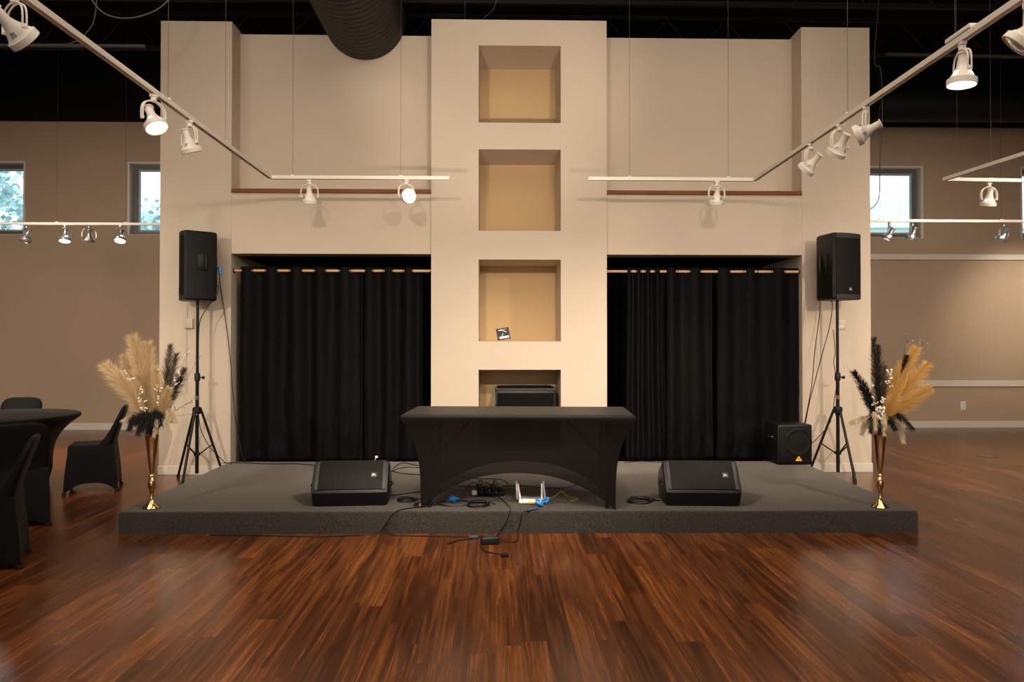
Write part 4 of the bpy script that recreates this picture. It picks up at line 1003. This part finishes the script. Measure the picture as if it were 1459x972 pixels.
blob('bundle of bright blue cable ties on the stage under the table', 645, 717, BLUEP, 'cable_tie_bundle', 'cable tie', 2)
blob('bundle of bright blue cable ties just right of the white router', 772, 721, BLUEP, 'cable_tie_bundle', 'cable tie', 4, 6, 0.032)
cable('yellow network cable snaking right of the white router', [s_(780, 711), s_(790, 708), s_(797, 702, 0.03), s_(801, 700, 0.03), s_(806, 706), s_(815, 709), s_(824, 711), s_(813, 714)], 0.005, YCABLE)
# router
rt_ = s_(757, 716, 0)
t = thing('wifi_router', 'white router with four antennas on the stage under the table', 'router', (rt_.x, rt_.y, ZS), R(-2))
MB().box((0, 0, 0.018), (0.205, 0.13, 0.032), 0.010, None, 3).build('case', WHITEP, t, 40)
MB().box((0.01, 0.0, 0.0355), (0.10, 0.07, 0.003), 0.001).build('vent_panel', mat('grey_vent', (0.45, 0.42, 0.36), 0.6), t, 30)
for x, yv, tl in ((-0.115, 0.05, -3), (-0.085, -0.055, -10), (0.085, -0.055, 0), (0.115, 0.05, -6)):
    MB().box((0, 0, 0.075), (0.016, 0.010, 0.15), 0.003, T(x, yv, 0.015) @ RY(R(tl))).build('antenna', WHITEP, t, 40)
for k, x in enumerate((-0.02, 0.0, 0.02, 0.045)):
    MB().box((x, -0.077, 0.016), (0.014, 0.03, 0.014), 0.002).build('network_plug', YELLOWP, t, 30)
a = s_(757, 726, 0.01); mb = MB(); mb.tube([a + Vector((-0.03, -0.02, 0)), a + Vector((0.05, 0.03, 0.004))], 0.011, 8); tag(mb.build('cable_connector', mat('blue_grey_connector', (0.04, 0.065, 0.16), 0.4), None, 40, True), 'dark blue connector in front of the white router', 'connector')
# adapters
ps = s_(697, 706, 0)
t = thing('power_strip', 'black power strip crowded with adapters under the table', 'power strip', (ps.x, ps.y, ZS), R(-14))
MB().box((0, 0, 0.02), (0.26, 0.055, 0.04), 0.008).build('case', CABLE, t, 30)
for x, hgt in ((-0.09, 0.06), (-0.03, 0.045), (0.035, 0.065), (0.095, 0.04)): MB().box((x, 0, 0.04 + hgt / 2), (0.045, 0.05, hgt), 0.006).build('adapter', PLASTIC, t, 30)
for k, (x, hh_) in enumerate(((-0.09, 0.10), (-0.03, 0.085), (0.035, 0.105))):
    MB().tube(spline([(x, 0, hh_ - 0.004), (x + 0.01, -0.01, hh_ + 0.03), (x + 0.05, -0.05, hh_ + 0.01), (x + 0.06, -0.07, 0.03), (x + 0.02, -0.085, 0.008), (x - 0.06, -0.07, 0.008)]), 0.0038, 6).build('cord', CABLE, t)
a = s_(676, 706, 0.0); mb = MB(); mb.box(a + Vector((0, 0, 0.022)), (0.045, 0.03, 0.04), 0.006); tag(mb.build('power_adapter', WHITEP, None, 30, True), 'small white adapter beside the black power strip', 'power adapter')
a = s_(600, 721.5, 0.0); mb = MB(); mb.lathe([(0.034, 0), (0.036, 0.006), (0.030, 0.022), (0.012, 0.03)], 16, T(*a)); tag(mb.build('metal_puck', CHROME, None, 40, True), 'small shiny metal foot piece beside the table\'s left front leg', 'hardware')
a = s_(536, 658, 0.0); mb = MB(); mb.box(a + Vector((0, 0.02, 0.05)), (0.032, 0.018, 0.022), 0.004); mb.tube([a + Vector((-0.03, 0.02, 0)), a + Vector((-0.01, 0.02, 0.03)), a + Vector((0, 0.02, 0.05))], 0.004, 6); tag(mb.build('white_connector', WHITEP, None, 30, True), 'small white connector at the curtain foot behind the left monitor', 'connector')
# speaker leads
LB = YC - 0.03
cable('black lead falling from the left loudspeaker to the stage corner', [py(306, 380, LS.y), py(311, 383, LS.y + 0.03), py(313, 400, LB), py(319, 440, LB), py(327, 500, LB), py(331, 550, LB - 0.02), py(336, 600, YC - 0.10), py(345, 648, YC - 0.13), s_(352, 660)], 0.0045)
cable('black lead curling from the left loudspeaker down to its stand', [py(306, 402, LS.y), py(311, 410, LS.y), py(309, 420, LS.y - 0.02), py(297, 436, LS.y - 0.03), py(286, 455, LS.y - 0.03), py(283, 480, LS.y - 0.03), py(283, 550, LS.y - 0.035), py(283, 590, LS.y - 0.06)], 0.0045)
cable('black cable trailing from the left stand to the stage', [py(283, 592, LS.y - 0.05), py(286, 612, LS.y - 0.08), py(296, 633, LS.y - 0.08), py(306, 645, LS.y - 0.1), s_(322, 660, 0.004), s_(330, 661)], 0.0045)
cable('right of two black leads hanging from the right loudspeaker', [py(1184, 428, RS.y), py(1186, 436, RS.y), py(1182, 465, RS.y), py(1170, 510, RS.y), py(1162, 540, RS.y), py(1153, 575, RS.y), py(1149, 596, RS.y), py(1147, 606, 7.92)], 0.0045)
cable('left of two black leads hanging from the right loudspeaker', [py(1169, 424, RS.y), py(1167.5, 450, RS.y), py(1161, 500, RS.y), py(1157, 545, RS.y), py(1151, 580, RS.y), py(1146, 604, 7.92)], 0.0045)
cable('black cable looped along the right stand pole', [py(1187, 470, RS.y - 0.02), py(1190, 500, RS.y - 0.03), py(1188, 517, RS.y - 0.03), py(1192, 545, RS.y - 0.03), py(1188, 575, RS.y - 0.03), py(1191, 592, RS.y - 0.06)], 0.004)
cable('black cable sagging between right stand and subwoofer', [py(1184, 600, RS.y - 0.05), py(1176, 612, RS.y - 0.1), py(1167, 622, RS.y - 0.1), py(1159, 630, RS.y - 0.1), py(1152, 634, 7.95)], 0.004)
a = py(312.5, 384, LS.y + 0.045); mb = MB(); mb.box(a, (0.05, 0.03, 0.045), 0.006); mb.box(a + Vector((0.012, 0, -0.03)), (0.02, 0.02, 0.05), 0.004); tag(mb.build('cable_tie', BLUEP, None, 30, True), 'blue hook-and-loop cable tie on the left speaker lead', 'cable tie')
cable('thin lead beside the amplifier in the lowest niche', [py(707, 550, 8.45), py(704.5, 558, 8.36), py(705.5, 572, 8.36), py(703, 590, 8.36), py(704, 620, 8.36)], 0.005, mat('grey_lead', (0.20, 0.18, 0.15), 0.5))
cable('thin black cable at the curtain foot behind the right monitor', [s_(890, 659), s_(915, 657.5), s_(935, 658.5), s_(960, 659)], 0.004)
cable('black lead from the right monitor to the coiled cable', [s_(955, 716), s_(940, 713), s_(925, 713.5)], 0.0042)
